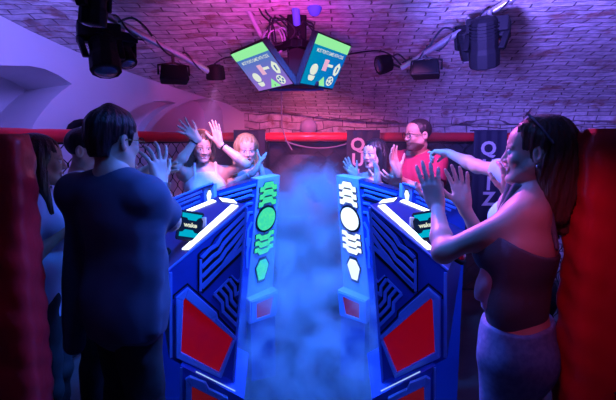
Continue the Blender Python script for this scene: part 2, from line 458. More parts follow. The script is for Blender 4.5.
def near_console(side, word):
    S = mirror(side)
    A = at(168.5, 271, 1.93); B = at(247, 206, 2.10); E_ = at(233.5, 388, 2.06); F_ = at(169, 358, 1.93); F2 = at(181, 364, 1.95)
    pl = plane3(A, B, E_); pl = (pl[0], pl[1])
    fp = lambda x, y: onplane(x, y, pl)
    nrm = pl[1]
    D = at(218, 197, 2.1); k = (B.z-EYE)/(D.z-EYE); D = at(218, 197, 2.1*k)
    dpl = plane3(A, B, D); Cc = onplane(150, 232, dpl)
    nM = S(nrm)
    t = thing('quiz_console', S(V(((A.x+D.x)/2, 2.2, 0))), f'near {word} console with big red panel, light-striped sloping top and wavy trim', 'console', None)
    f = [A, B, E_, F2, F_]; f = [fp(168.5, 271), fp(247, 206), fp(233.5, 388), fp(181, 364), fp(169, 358)]
    # cabinet
    bk = V((-.05, .40, 0))
    back = [Cc, D, D+(E_-B)*.97+V((0, .02, 0)), F2+bk*1.0, F_+bk*1.0]
    m = MB().loft([S(p) for p in f], [S(p) for p in back]); m.build('cabinet', BLUEP, t)
    # deck board
    up = S(dpl[1]) if dpl[1].z > 0 else S(-dpl[1])
    q = [A, B, D, Cc]
    m = MB().prism([S(p) for p in q], up*.006); m.build('deck', DECKP, t)
    bil = lambda u, v: S((A*(1-u)+B*u)*(1-v)+(Cc*(1-u)+D*u)*v)
    def strip(u0, u1, v0, v1, u0b=None, u1b=None):
        pts = [bil(u0, v0), bil(u1, v0), bil(u1 if u1b is None else u1b, v1), bil(u0 if u0b is None else u0b, v1)]
        MB().prism([p+up*.006 for p in pts], up*.004).build('light_strip', STRIP, t)
    def dq(x, y): 
        p = onplane(x, y, dpl); return S(p)
    def stripx(px):
        pts = [dq(*p) for p in px]; MB().prism([p+up*.0065 for p in pts], up*.004).build('light_strip', STRIP, t)
    stripx([(183, 250.5), (189.5, 250.5), (239, 207), (232.5, 206)])
    stripx([(187, 211.5), (191, 212.8), (217, 202.3), (213.5, 200.8)])
    stripx([(220, 199), (223, 202.2), (238, 204.2), (234.5, 201.2)])
    # rim of the deck (dark edge line)
    MB().tube([S(A)+up*.004, S(B)+up*.004], .006, 8).build('deck_edge', TRIMP, t, smooth=True)
    # engraved field: black backing, then raised blue trim
    def poly(pts, d, h, name, mt, par=t, bev=0):
        return MB().prism([S(fp(*p))+nM*d for p in pts], nM*h).build(name, mt, par, bevel=bev)
    g = MB()
    def line(pts, w, h=.003, d=.0005): g.ribbon([S(fp(*p))+nM*d for p in pts], nM, w, h)
    g2 = MB()
    def trim(pts, w, h=.010, d=.0005): g2.ribbon([S(fp(*p))+nM*d for p in pts], nM, w, h)
    for k in range(5):
        dy = 9.6*k; dx = 2.0*k
        if k < 4:
            base = [(201.5, 262+dy), (210+dx, 253+dy*.82), (216.5+dx, 249+dy*.72), (221+dx*1.1, 241+dy*.72), (229+dx*.9, 232.5+dy*.74), (245-.4*k, 217+dy*.78)]
        else:
            base = [(201.5, 292), (222, 271), (243, 250.5)]
        trim([(x, y-4.4) for x, y in base], .0175)
        line([(x, y+.6) for x, y in base], .012)
    trim([(200.2, 291), (200.4, 259)], .012); line([(198.6, 292), (198.8, 254), (203, 249.5), (210, 246.5), (215, 238), (223, 230), (246, 210.5)], .008)
    # lower chevrons
    for k in range(4):
        b = [(214+5.0*k, 293.5-5*k), (222+4.2*k, 302-5.2*k), (222.4+4.2*k, 311-5.6*k), (236.6-.2*k, 325.4-9.4*k)]
        if k == 3: b[3] = (239, 292)
        trim(b, .0155); line([(x+2.2, y-2.2) for x, y in b], .011)
    trim([(214, 293.5), (229, 278.5)], .010)
    line([(229, 277), (237, 285), (240.5, 281)], .010); trim([(231, 275), (237.5, 281.5), (241, 277)], .008)
    g.build('groove', GROOVE, t); g2.build('wavy_trim', TRIMP, t, bevel=.002)
    # edging along the slanted right end and the left corner
    e = MB()
    e.ribbon([S(fp(170.2, 272)), S(fp(170.6, 357))], nM, .014, .012)
    e.ribbon([S(fp(246, 207)), S(fp(241, 270)), S(fp(232.8, 386))], nM, .012, .012)
    e.build('edging', TRIMP, t, bevel=.002)
    # big red panel in its frame
    fr_o = [(175.2, 297), (187.4, 286.6), (216, 312), (216.7, 317.5), (235, 335.4), (234.3, 339), (220, 376.5), (175, 356)]
    fr_i = [(182.6, 298.5), (184, 297.2), (231.5, 337), (232, 338), (218.6, 370.8), (180.2, 350.5)]
    # frame: build as a ring by strips between outer and matched inner points
    pairs = [((175.2, 297), (182.6, 299.5)), ((187.4, 286.6), (184.0, 296.8)), ((216, 312), (210.5, 319)), ((216.7, 317.5), (213, 321.4)),
             ((235, 335.4), (231.4, 337)), ((234.3, 339), (231.9, 338.6)), ((220, 376.5), (218.4, 371)), ((175, 356), (180.2, 350.5))]
    fm = MB()
    for (o1, i1), (o2, i2) in zip(pairs, pairs[1:]+pairs[:1]):
        fm.prism([S(fp(*o1))+nM*.001, S(fp(*o2))+nM*.001, S(fp(*i2))+nM*.001, S(fp(*i1))+nM*.001], nM*.022)
    fm.build('panel_frame', FRAMEP, t, bevel=.003)
    pm = poly([p[1] for p in pairs], .001, .006, 'red_panel', REDP)
    sh = MB()
    sh.ribbon([S(fp(173.4, 299)), S(fp(173.4, 295.5)), S(fp(187.4, 284)), S(fp(218, 311)), S(fp(218.7, 316.5)), S(fp(236.6, 334.6))], nM, .008, .002)
    sh.build('panel_shadow_gap', GROOVE, t)
    # lower plinth with its ledge and LED
    L0, L1 = at(180.5, 365.5, 1.90), at(244, 399, 1.98)
    low = plane3(L0, L1, at(181, 460, 1.93))
    lp = lambda x, y: onplane(x, y, low)
    Z = lambda p: V((p.x, p.y, 0))
    fl = [L0, L1, Z(L1)+V((-.05, .05, 0)), Z(L0)+V((0, .03, 0))]
    bkl = [F2+V((-.01, .38, .01)), E_+V((.03, .34, .01)), Z(E_)+V((-.02, .34, 0)), Z(F2)+V((0, .38, 0))]
    MB().loft([S(p) for p in fl], [S(p) for p in bkl]).build('plinth', BLUEP, t)
    ln = S(low[1])
    MB().tube([S(at(196, 371.6, 1.905)), S(at(235, 391.0, 1.97))], .003, 8).build('ledge_light', LEDGE, t)
    pp = [((185.5, 377), (192, 386)), ((190, 374.5), (192.5, 384.5)), ((206, 381), (207, 392)), ((209, 387), (222, 399)), ((228, 396), (226, 402)), ((228, 470), (222, 462)), ((186, 452), (191.5, 446))]
    fm = MB()
    for (o1, i1), (o2, i2) in zip(pp, pp[1:]+pp[:1]):
        fm.prism([S(lp(*o1)), S(lp(*o2)), S(lp(*i2)), S(lp(*i1))], ln*.02)
    fm.build('plinth_frame', FRAMEP, t, bevel=.003)
    MB().prism([S(lp(*p[1])) for p in pp], ln*.005).build('plinth_red_panel', REDDIM, t)
    e = MB(); e.ribbon([S(lp(181.2, 367)), S(lp(181.5, 470))], ln, .01, .008)
    e.build('plinth_edging', TRIMP, t)
    # hidden aisle end: pale end board with a column of lamps
    eb = [B, D, E_+V((.0, .36, .02)), E_]
    return t, S, dpl, up
def tablet(side, label):
    S = mirror(side); Y = 2.03
    TL, TR, BL = at(180.5, 209, 2.10), at(204.5, 213, 2.16), at(175.5, 238.5, 2.02); BR = TR+BL-TL
    n = (TR-TL).cross(BL-TL).normalized()
    if n.dot(V((0, 0, EYE))-TL) < 0: n = -n
    P = lambda u, v, d=0: S((TL*(1-u)+TR*u)*(1-v)+(BL*(1-u)+BR*u)*v + n*d)
    base = (BL+BR)/2
    t = thing('tablet', S(base), label, 'tablet')
    m = MB(); ring = []
    for cx, cy, a0 in ((.92, .08, 0), (.08, .08, 90), (.08, .92, 180), (.92, .92, 270)):
        for k in range(4):
            a = math.radians(a0+30*k); ring.append((cx+.08*math.cos(a), cy-.08*math.sin(a)))
    m.prism([P(u, v) for u, v in ring], S(n)*-.012); m.build('case', BLACKP, t, bevel=.002)
    sc = MB().prism([P(.06, .06, .0004), P(.94, .06, .0004), P(.94, .94, .0004), P(.06, .94, .0004)], S(n)*.0008).build('screen', SCR_DARK, t)
    cy = MB()
    top = [(.10, .10), (.92, .10), (.90, .19), (.78, .23), (.70, .33), (.38, .33), (.32, .26), (.12, .25)]
    bot = [(.10, .76), (.22, .74), (.30, .66), (.62, .66), (.70, .74), (.90, .76), (.90, .90), (.10, .90)]
    for pg in (top, bot): cy.prism([P(u, v, .0014) for u, v in pg], S(n)*.0006)
    cy.build('screen_graphic', SCR_CYAN, t)
    vs, fs = text_mesh('wake', .030, .0012, .0003)
    c0 = P(.5, .5, .0024); ux = (P(1, .5)-P(0, .5)).normalized(); uy = (P(.5, 0)-P(.5, 1)).normalized()
    if side > 0: ux = -ux
    MB().add([c0+ux*v.x+uy*v.y+S(n)*v.z for v in vs], fs).build('screen_text', SCR_TEXT, t)
    # folding stand behind
    a, b = P(.3, .35, -.012), P(.7, .35, -.012)
    fd = S(base)+(S(V((.0, .09, 0))))
    st = MB(); st.prism([a, b, b+V((0, .085, -.06)), a+V((0, .085, -.06))], V((0, .004, .003))); st.build('stand', BLACKP, t)
    cl = MB().box(P(1.06, .30, -.01), (.022, .02, .05)).build('clamp', mat('pale_clamp', (.45, .45, .62), .4), t, bevel=.003)
    return t
SCR_DARK = glow('tablet_dark_screen', (.004, .012, .05), 1)
SCR_CYAN = glow('tablet_cyan', (.0, .42, .62), 1.0)
SCR_TEXT = glow('tablet_text', (.7, .75, .62), 1.0)
REDBTN = mat('red_button', (.55, .01, .03), .25, coat=.5)
def buzzer(side, px, py, label, dpl):
    S = mirror(side); p = onplane(px, py, dpl); n = dpl[1] if dpl[1].z > 0 else -dpl[1]; n = S(n)
    R = V((0, 0, 1)).rotation_difference(n).to_matrix(); p = S(p)+n*.006
    t = thing('buzzer', p, label, 'buzzer')
    MB().lathe(p, [(.052, 0), (.052, .014), (.046, .018)], 24, R).build('base', BLACKP, t, smooth=True)
    MB().lathe(p, [(.040, .016), (.041, .028), (.034, .040), (.02, .046), (.003, .048)], 24, R).build('button', REDBTN, t, smooth=True)
n1, SL_, dplL, upL = near_console(-1, 'left')
n2, _, dplR, _ = near_console(1, 'right')
tablet(-1, 'small dark tablet with cyan graphics propped on the left console')
tablet(1, 'small dark tablet with cyan graphics propped on the right console')
buzzer(-1, 163, 258, 'red buzzer button on the left console beside the navy t-shirt', dplL)
buzzer(1, 162, 258, 'red buzzer button on the right console by the elbow of the woman with sunglasses', dplR)

def hexbar(u0, v0, w, h, kind):
    """outline of one lamp in pylon units"""
    if kind == 'up':      # arched bar: raised middle
        return [(u0-w, v0+h*.5), (u0-w, v0-h*.06), (u0-w*.66, v0-h*.06), (u0-w*.46, v0-h*.5), (u0+w*.46, v0-h*.5), (u0+w*.66, v0-h*.06), (u0+w, v0-h*.06), (u0+w, v0+h*.5), (u0+w*.6, v0+h*.5), (u0+w*.4, v0+h*.16), (u0-w*.4, v0+h*.16), (u0-w*.6, v0+h*.5)]
    if kind == 'down':
        return [(u, 2*v0-v) for u, v in reversed(hexbar(u0, v0, w, h, 'up'))]
    if kind == 'round':
        return [(u0+w*math.cos(2*PI*k/32), v0+h*math.sin(2*PI*k/32)) for k in range(32)]
    return [(u0-w*.45, v0-h), (u0+w*.45, v0-h), (u0+w, v0-h*.3), (u0+w*.45, v0+h), (u0-w*.45, v0+h), (u0-w, v0-h*.3)]
def pylon_lamps(P, n, t, lamp, small=False):
    def put(poly, name, k=1.22):
        cu = sum(p[0] for p in poly)/len(poly); cv = sum(p[1] for p in poly)/len(poly)
        MB().prism([P(cu+(u-cu)*k, cv+(v-cv)*(k*1.02)) + n*.0005 for u, v in poly], n*.004).build(name+'_bezel', GROOVE, t)
        MB().prism([P(u, v)+n*.001 for u, v in poly], n*.008).build(name, lamp, t)
    if small:
        put(hexbar(.5, .5, .30, .32, 'coffin'), 'arrow_lamp'); return
    for k in range(3): put(hexbar(.5, .075+.062*k, .37, .072, 'up'), 'chevron_lamp', 1.1)
    ring = hexbar(.5, .345, .44, .112, 'round')
    MB().prism([P(u, v)+n*.0005 for u, v in ring], n*.005).build('round_lamp_bezel', GROOVE, t)
    MB().prism([P(u, v)+n*.001 for u, v in hexbar(.5, .345, .37, .094, 'round')], n*.009).build('round_lamp', lamp, t)
    for k in range(3): put(hexbar(.5, .490+.058*k, .37, .064, 'down'), 'chevron_lamp', 1.1)
    put(hexbar(.5, .775, .24, .085, 'coffin'), 'arrow_lamp', 1.25)
def far_console(side, word, lamp):
    S = mirror(side)
    TL, TR, BL, BR = at(258, 179, 2.95), at(280, 175, 3.06), at(246.5, 301, 2.93), at(272.5, 290, 3.04)
    n = (TR-TL).cross(BL-TL).normalized()
    if n.dot(V((0, 0, EYE))-TL) < 0: n = -n
    nM = S(n)
    t = thing('scoring_console', S(V((-.3, 3.1, 0))), f'far {word} console with a tall pylon of {"green" if side < 0 else "white"} lamps', 'console')
    P = lambda u, v: S((TL*(1-u)+TR*u)*(1-v)+(BL*(1-u)+BR*u)*v)
    dn = V((-.004, 0, -.36))
    outline = [TL, TR, BR, BR+V((-.02, 0, -BR.z)), BL+V((-.03, 0, -BL.z)), BL]
    MB().prism([S(p) for p in outline], nM*-.09).build('pylon', PYLON, t, bevel=.004)
    pylon_lamps(P, nM, t, lamp)
    # box at the foot
    a, b, c, d = at(250, 301, 2.86), at(278.5, 290, 2.95), at(276.5, 315.5, 2.94), at(249.5, 324.5, 2.85)
    bn = (b-a).cross(d-a).normalized()
    if bn.dot(V((0, 0, EYE))-a) < 0: bn = -bn
    bM = S(bn)
    q = lambda u, v: S((a*(1-u)+b*u)*(1-v)+(d*(1-u)+c*u)*v)
    bx = MB().prism([q(0, 0), q(1, 0), q(1, 1), q(0, 1)], bM*-.14).build('foot_box', PYLON, t, bevel=.004)
    MB().prism([q(.22, .2), q(.82, .16), q(.74, .84), q(.24, .84)], bM*.003).build('foot_box_red_panel', REDDIM, bx)
    fm = MB(); oo = [q(.04, .05), q(.96, .05), q(.96, .95), q(.04, .95)]; ii = [q(.22, .2), q(.82, .16), q(.74, .84), q(.24, .84)]
    for k in range(4): fm.prism([oo[k], oo[(k+1) % 4], ii[(k+1) % 4], ii[k]], bM*.012)
    fm.build('foot_box_frame', FRAMEP, bx, bevel=.002)
    MB().prism([q(.05, 1), q(.95, 1), q(.95, 1)+V((0, 0, -.5)), q(.05, 1)+V((0, 0, -.5))], bM*-.12).build('pedestal', BLUEP, t)
    # side panel with stepped trim
    s1, s2 = at(257.5, 179.5, 2.955), at(216, 191, 2.86)
    s3, s4 = at(186, 203, 2.80), at(246, 301, 2.92)
    pl = plane3(s1, s2, s4)
    fp = lambda x, y: onplane(x, y, pl)
    sn = S(pl[1])
    f = [fp(257.5, 179.5), fp(216, 191), fp(195, 199), fp(190, 300), fp(246, 301)]
    lo = [V((p.x, p.y, 0)) for p in (f[3], f[4])]
    MB().prism([S(p) for p in f[:3]+[lo[0], lo[1], f[4]]], V((0, .10, 0))).build('side_panel', BLUEP, t)
    tp = MB(); tp.prism([S(p) for p in (fp(257.5, 179.5), fp(216, 191), fp(195, 199))], V((0, .42, .0))); tp.build('deck', DECKP, t)
    g = MB()
    for pts in ([(256, 184.5), (240, 189), (219, 195)], [(252, 190), (238, 194), (221, 199), (210, 204)],
                [(254, 196), (250, 195), (240, 198.5), (228, 202.5), (218, 207)], [(253, 203), (247, 204), (244, 209), (238, 212)], [(253, 212), (248, 213), (246, 222)],
                [(252, 222), (248, 230), (247, 246)], [(250, 238), (247, 252), (247, 268)]):
        g.ribbon([S(fp(*p)) for p in pts], sn, .016, .008)
    g.build('stepped_trim', TRIMP, t, bevel=.002)
    g = MB()
    for pts in ([(256, 187.5), (240, 192), (219, 198)], [(252, 193), (238, 197), (219, 203)], [(252, 199), (240, 202.5), (226, 207)]):
        g.ribbon([S(fp(*p)) for p in pts], sn, .012, .003)
    g.build('groove', GROOVE, t)
far_console(-1, 'left', GREENL); far_console(1, 'right', WHITEP)
def wing(side, word):
    """the low dividing panel with one arrow lamp, between near and far console"""
    S = mirror(side); Y = 2.68
    a, b = at(213.5, 184, Y), at(203.5, 187.5, Y-.02)
    c = at(150, 211, Y-.12)
    t = thing('divider_panel', S(V((a.x-.15, Y, 0))), f'{word} dividing panel with one white arrow lamp between the near and far console', 'divider panel')
    pl = plane3(a, c, V((a.x, a.y, 0)))
    fp = lambda x, y: onplane(x, y, pl); n = S(pl[1])
    z0 = lambda p: V((p.x, p.y, 0))
    A, B, Cc = fp(213.5, 184), fp(203.5, 187.3), fp(150, 209)
    MB().prism([S(p) for p in (B, Cc, z0(Cc), z0(B))], V((0, .06, 0))).build('panel', BLUEP, t)
    MB().prism([S(p) for p in (A, B, z0(B), z0(A))], V((0, .08, 0))+n*.02).build('end_post', PYLON, t, bevel=.003)
    q0, q1, q2, q3 = fp(204.5, 188), fp(213, 185), fp(212.5, 204), fp(204, 206)
    P = lambda u, v: S((q0*(1-u)+q1*u)*(1-v)+(q3*(1-u)+q2*u)*v)+n*.021
    pylon_lamps(P, n, t, WHITEP, True)
    g = MB()
    for pts in ([(202, 191.5), (185, 198.3), (160, 208.5)], [(200, 196.5), (186, 202), (165, 210.5)], [(200, 201), (190, 205.5), (170, 214)], [(201, 206), (192, 210), (176, 217)]):
        g.ribbon([S(fp(*p)) for p in pts], n, .014, .008)
    g.build('slanted_trim', TRIMP, t, bevel=.002)
    g = MB(); g.tube([S(A)+V((0, .0, .004)), S(B)+V((0, 0, .004)), S(Cc)+V((0, 0, .004))], .008, 8); g.build('top_edge', TRIMP, t, smooth=True)
wing(-1, 'left'); wing(1, 'right')
# ================================================================== lamps, screens, pipes overhead
def pipe(name, pts, r, m, label, cat='pipe', group=None):
    o = MB().tube(pts, r, 14).build(name, m, smooth=True); return tag(o, label, cat, group)
PIPEM = mat('painted_pipe', (.62, .62, .70), .35, metal=.3)
lampb = lambda px, py, Y: at(px, py, Y)
def moving_head(c, yaw, tilt, label, top, s=1.0, hs=1):
    """stage light: base box, yoke with two arms, faceted head with lens"""
    t = thing('moving_head_light', top, label, 'stage light', 'moving head stage lights')
    Rz = Matrix.Rotation(yaw, 3, 'Z')
    m = MB(); m.box(V(top)+V((0, 0, -.05*s)), (.25*s, .18*s, .09*s), Rz)
    m.box(V(top)+Rz @ V((0, .095*s, -.05*s)), (.2*s, .012*s, .06*s), Rz)
    m.build('base', BLACKP, t, bevel=.012)
    k = MB()
    for sx in (-1, 1):
        a = V(top)+Rz @ V((sx*.115*s, 0, -.09*s)); b = V(c)+Rz @ V((sx*.105*s, 0, 0))
        d = (b-a)
        k.loft([a+Rz @ V((-.018*s*1, -.05*s, 0)), a+Rz @ V((.018*s, -.05*s, 0)), a+Rz @ V((.018*s, .05*s, 0)), a+Rz @ V((-.018*s, .05*s, 0))],
               [b+Rz @ V((-.018*s, -.04*s, -.05*s)), b+Rz @ V((.018*s, -.04*s, -.05*s)), b+Rz @ V((.018*s, .04*s, -.05*s)), b+Rz @ V((-.018*s, .04*s, -.05*s))])
    k.box(V(top)+V((0, 0, -.105*s)), (.26*s, .1*s, .03*s), Rz)
    k.build('yoke', BLACKP, t, bevel=.006)
    R = Rz @ Matrix.Rotation(tilt, 3, 'X')
    h = MB()
    h.lathe(c, [(.05*s, -.15*s), (.078*s, -.13*s), (.086*s, -.02*s), (.086*s, .03*s), (.095*s, .06*s), (.095*s, .15*s), (.085*s, .155*s)], 10, R)
    h.build('head', BLACKP, t, bevel=.004)
    MB().lathe(V(c)+R @ V((0, 0, .150*s)), [(.074*s, 0), (.06*s, .012*s), (.03*s, .018*s), (.002, .02*s)], 24, R).build('lens', LENS, t, smooth=True)
    v = MB()
    for j in range(5): v.lathe(V(c)+R @ V((0, 0, (-.11+.02*j)*s)), [(.09*s, 0), (.09*s, .007*s)], 10, R)
    v.build('cooling_fin', BLACKP, t)
    cl = MB(); cl.tube([V(top)+V((0, 0, -.01)), V(top)+V((0, 0, .05))], .018, 10); cl.build('clamp', STEEL, t, smooth=True)
LENS = mat('dark_lens', (.05, .06, .12), .05, coat=1)
# left bar and right bar
LA, LB = at(66, -6, 2.72), at(212, 73, 3.30)
pipe('lighting_bar', [LA, LB], .021, ALU, 'straight aluminium lighting bar on the left under the vault', 'lighting bar', 'aluminium lighting bars')
RA, RB = at(520, -6, 2.75), at(402, 68, 3.30)
pipe('lighting_bar', [RA, RB], .021, ALU, 'straight aluminium lighting bar on the right under the vault', 'lighting bar', 'aluminium lighting bars')
MHL = at(104, 50, 2.80); moving_head(MHL, .5, math.radians(158), 'large black moving head light on the left bar, its head pointing down', at(98, 24, 2.84), .95)
moving_head(at(484, 42, 2.80), -.5, math.radians(205), 'large black moving head light on the right bar, its head pointing down', at(489, 19, 2.84), .95)
moving_head(at(94, 2, 2.3), 1.2, math.radians(190), 'black moving head light at the top left edge, cut by the picture border', at(92, -22, 2.3), .7)
# second, smaller heads behind
moving_head(at(124, 52, 3.0), .9, math.radians(150), 'smaller black moving head light just behind the large one on the left bar', at(122, 33, 3.0), .62)
moving_head(at(467, 44, 3.0), -.9, math.radians(210), 'smaller black moving head light just behind the large one on the right bar', at(468, 26, 3.0), .62)
def flood(c, yaw, label, bar):
    t = thing('flood_light', c, label, 'stage light', 'flat flood lights on the bars')
    R = Matrix.Rotation(yaw, 3, 'Z') @ Matrix.Rotation(math.radians(-14), 3, 'X')
    m = MB()
    pr = [(-.098, -.052), (.098, -.052), (.082, .052), (-.082, .052)]
    m.loft([V(c)+R @ V((x, -.055, z)) for x, z in pr], [V(c)+R @ V((x*.9, .06, z*.9)) for x, z in pr]); m.build('housing', BLACKP, t, bevel=.01)
    f = MB(); f.box(V(c)+R @ V((0, -.057, -.004)), (.15, .006, .075), R); f.build('front_glass', BLACKP, t, bevel=.002)
    b = MB(); b.tube([V(c)+R @ V((-.1, 0, 0)), V(c)+R @ V((-.1, 0, .065)), V(c)+R @ V((0, 0, .085)), V(c)+R @ V((.1, 0, .065)), V(c)+R @ V((.1, 0, 0))], .008, 8)
    b.tube([V(c)+R @ V((0, 0, .08)), V(bar)], .011, 8); b.build('bracket', BLACKM, t, smooth=True)
flood(at(174, 75, 3.12), .35, 'flat black flood light under the left bar', at(172, 52, 3.12))
flood(at(426, 70, 3.12), -.35, 'flat black flood light under the right bar', at(424, 55, 3.14))
def par(c, d, label, bar, s=1, lens=None):
    t = thing('par_light', c, label, 'stage light', 'small round spotlights at the bar ends')
    R = V((0, 0, 1)).rotation_difference(V(d).normalized()).to_matrix()
    MB().lathe(c, [(.03*s, -.055*s), (.062*s, -.045*s), (.07*s, 0), (.072*s, .05*s), (.066*s, .055*s)], 24, R).build('housing', BLACKP, t, smooth=True)
    MB().lathe(V(c)+R @ V((0, 0, .05*s)), [(.06*s, 0), (.04*s, .008*s), (.002, .01*s)], 24, R).build('lens', lens or LENS, t, smooth=True)
    b = MB(); b.tube([V(c), V(c).lerp(V(bar), .5)+V((0, 0, .012)), V(bar)], .009, 8); b.build('bracket', BLACKM, t, smooth=True)
WARMLENS = glow('lit_spot_lens', (.8, .6, 1), 4)
PARC = at(215.5, 72, 3.32)
par(PARC, (-.02, .25, -1), 'small round spotlight at the far end of the left bar, lit and aimed down', at(205, 70, 3.26), .95, WARMLENS)
par(at(384.5, 64, 3.35), (-.9, -.25, -.25), 'small round spotlight at the far end of the right bar, seen side on', at(402, 68, 3.30), .95)
# screens on the centre mount
def screen_tv(q, label, c0, c1, flip):
    TL, TR, BR, BL = q
    n = (TR-TL).cross(BL-TL).normalized()
    if n.dot(V((0, 0, EYE))-TL) < 0: n = -n
    t = thing('wall_screen', (TL+TR+BR+BL)/4, label, 'screen', 'flat screens on the centre mount')
    P = lambda u, v, d=0: (TL*(1-u)+TR*u)*(1-v)+(BL*(1-u)+BR*u)*v+n*d
    MB().prism([P(-.02, -.03), P(1.02, -.03), P(1.02, 1.04), P(-.02, 1.04)], n*-.045).build('casing', BLACKP, t, bevel=.004)
    g = bpy.data.materials.new('screen_picture'); g.use_nodes = True; nt = g.node_tree; nt.nodes.clear()
    o = nt.nodes.new('ShaderNodeOutputMaterial'); e = nt.nodes.new('ShaderNodeEmission'); e.inputs['Strength'].default_value = 1.0
    uv = nt.nodes.new('ShaderNodeUVMap'); uv.uv_map = 'UVMap'; sx = nt.nodes.new('ShaderNodeSeparateXYZ'); cr = nt.nodes.new('ShaderNodeValToRGB')
    cr.color_ramp.elements[0].color = (*c0, 1); cr.color_ramp.elements[1].color = (*c1, 1)
    nt.links.new(uv.outputs[0], sx.inputs[0]); nt.links.new(sx.outputs[1 if flip else 0], cr.inputs[0]); nt.links.new(cr.outputs[0], e.inputs['Color']); nt.links.new(e.outputs[0], o.inputs['Surface'])
    me = bpy.data.meshes.new('screen'); me.from_pydata([tuple(P(u, v, .001)) for u, v in ((0, 0), (1, 0), (1, 1), (0, 1))], [], [(0, 1, 2, 3)]); me.materials.append(g)
    l = me.uv_layers.new(name='UVMap')
    for i, uvv in enumerate(((0, 0), (1, 0), (1, 1), (0, 1))): l.data[i].uv = uvv
    s = bpy.data.objects.new('display', me); C.objects.link(s); s.parent = t; s.matrix_parent_inverse = t.matrix_basis.inverted()
    def plate(pts, m, name, d=.002): return MB().prism([P(u, v, d) for u, v in pts], n*.001).build(name, m, t)
    plate([(0, 0), (1, 0), (1, .2), (0, .2)], SC_GREEN, 'green_header')
    ax, ay = (TR-TL), (TL-BL)
    def txt(s_, u, v, w, h, m, name):
        vs, fs = text_mesh(s_, 1, .01, 0)
        xs = [p.x for p in vs]; ys = [p.y for p in vs]; W, H = max(xs)-min(xs), max(ys)-min(ys); cx, cy = (max(xs)+min(xs))/2, (max(ys)+min(ys))/2
        MB().add([P(u+(p.x-cx)/W*w, v-(p.y-cy)/H*h, .0035) for p in vs], fs).build(name, m, t)
    txt('MOST POINTS GAMES WITH CODE', .52, .29, .80, .075, SC_WHITE, 'heading_text')
    ic = MB()
    oval = lambda u, v, a, b, k=0: [(u+a*math.cos(x)*1+k*b*math.sin(x), v+b*math.sin(x)) for x in [2*PI*i/20 for i in range(20)]]
    icons = MB()
    def put(pg, d=.002): icons.prism([P(u, v, d) for u, v in pg], n*.001)
    put(oval(.23, .68, .10, .12)); put([(.14, .80), (.32, .80), (.31, .88), (.27, .91), (.18, .91), (.15, .87)])       # shoe sole
    put([(.44, .42), (.56, .42), (.56, .66), (.44, .66)]); put([(.56, .50), (.72, .50), (.72, .56), (.56, .56)])       # hammer-like bar
    put([(.80, .52), (.88, .42), (.96, .50), (.95, .64), (.90, .72), (.82, .70), (.79, .60)])                          # pen shape
    put(oval(.80, .85, .10, .11))
    icons.build('white_icon', SC_WHITE, t)
    holes = MB()
    for a in range(5):
        q_ = 2*PI*a/5; holes.prism([P(u, v, .0034) for u, v in oval(.80+.055*math.cos(q_), .85+.062*math.sin(q_), .022, .026)], n*.0006)
    holes.prism([P(u, v, .0034) for u, v in [(.14, .79), (.32, .79), (.32, .803), (.14, .803)]], n*.0006)
    holes.prism([P(u, v, .0034) for u, v in [(.86, .52), (.90, .52), (.89, .64), (.86, .64)]], n*.0006)
    holes.build('icon_detail', SC_BLUE, t)
    pk = MB(); pk.prism([P(u, v, .0034) for u, v in [(.44, .42), (.56, .42), (.56, .66), (.44, .66)]], n*.0006); pk.build('pink_bar', SC_PINK, t)
    tr = MB(); tr.prism([P(u, v, .002) for u, v in [(.42, .985), (.58, .78), (.70, .985)]], n*.001); tr.build('green_triangle', SC_GREEN, t)
SC_GREEN = glow('screen_green', (.30, .86, .36), 1.0); SC_WHITE = glow('screen_white', (.75, .82, .70), 1.0); SC_BLUE = glow('screen_blue', (.02, .12, .40), 1.0); SC_PINK = glow('screen_pink', (.80, .42, .62), 1.0)
TVL = (at(231, 54.5, 3.28), at(262.5, 41.5, 2.94), at(293, 83.5, 2.98), at(259, 91, 3.32))
TVR = (at(318, 33, 2.94), at(350.5, 46.5, 3.28), at(332.5, 88.5, 3.32), at(300, 83, 2.98))
screen_tv(TVL, 'left-facing flat screen with a green header on a blue to violet picture', (.0, .19, .50), (.30, .14, .62), True)
screen_tv(TVR, 'right-facing flat screen with a green header on an all-blue picture', (.0, .26, .48), (.0, .14, .55), False)
# third screen facing the far end
t = thing('wall_screen', at(298, 85, 3.6), 'third flat screen seen from behind, facing the far end', 'screen', 'flat screens on the centre mount')
p0, p1 = at(268, 88.5, 3.62), at(325, 88, 3.62)
MB().prism([p0, p1, at(323, 60, 3.45), at(270, 60, 3.45)], V((0, .045, .01))).build('casing', BLACKP, t, bevel=.005)
MB().prism([p0+V((.01, -.003, -.02)), p1+V((-.01, -.003, -.02)), p1+V((-.01, -.003, .006)), p0+V((.01, -.003, .006))], V((0, .04, 0))).build('bottom_bezel', mat('blue_bezel', (.02, .10, .35), .3), t)
t = thing('screen_mount', at(298, 20, 3.2), 'black ceiling pole and bracket carrying the screens', 'screen mount')
pz = at(297, 40, 3.22)
MB().box((pz.x, 3.22, 2.36), (.13, .10, .62)).build('pole_cover', BLACKP, t, bevel=.01)
m = MB(); m.box((pz.x, 3.22, 2.13), (.34, .09, .10)); m.box((pz.x, 3.22, 2.0), (.30, .2, .03)); m.box((pz.x-.1, 3.18, 2.25), (.05, .3, .05), Matrix.Rotation(.6, 3, 'Z')); m.box((pz.x+.1, 3.18, 2.25), (.05, .3, .05), Matrix.Rotation(-.6, 3, 'Z'))
m.build('bracket', BLACKP, t, bevel=.006)
MB().tube([(pz.x, 3.22, 2.6), (pz.x, 3.22, 2.95)], .03, 12).build('pole', BLACKM, t, smooth=True)
BLUELITPIPE = mat('blue_lit_pipe', (.12, .26, .85), .4)  # blue of the light falling here is put into the base colour
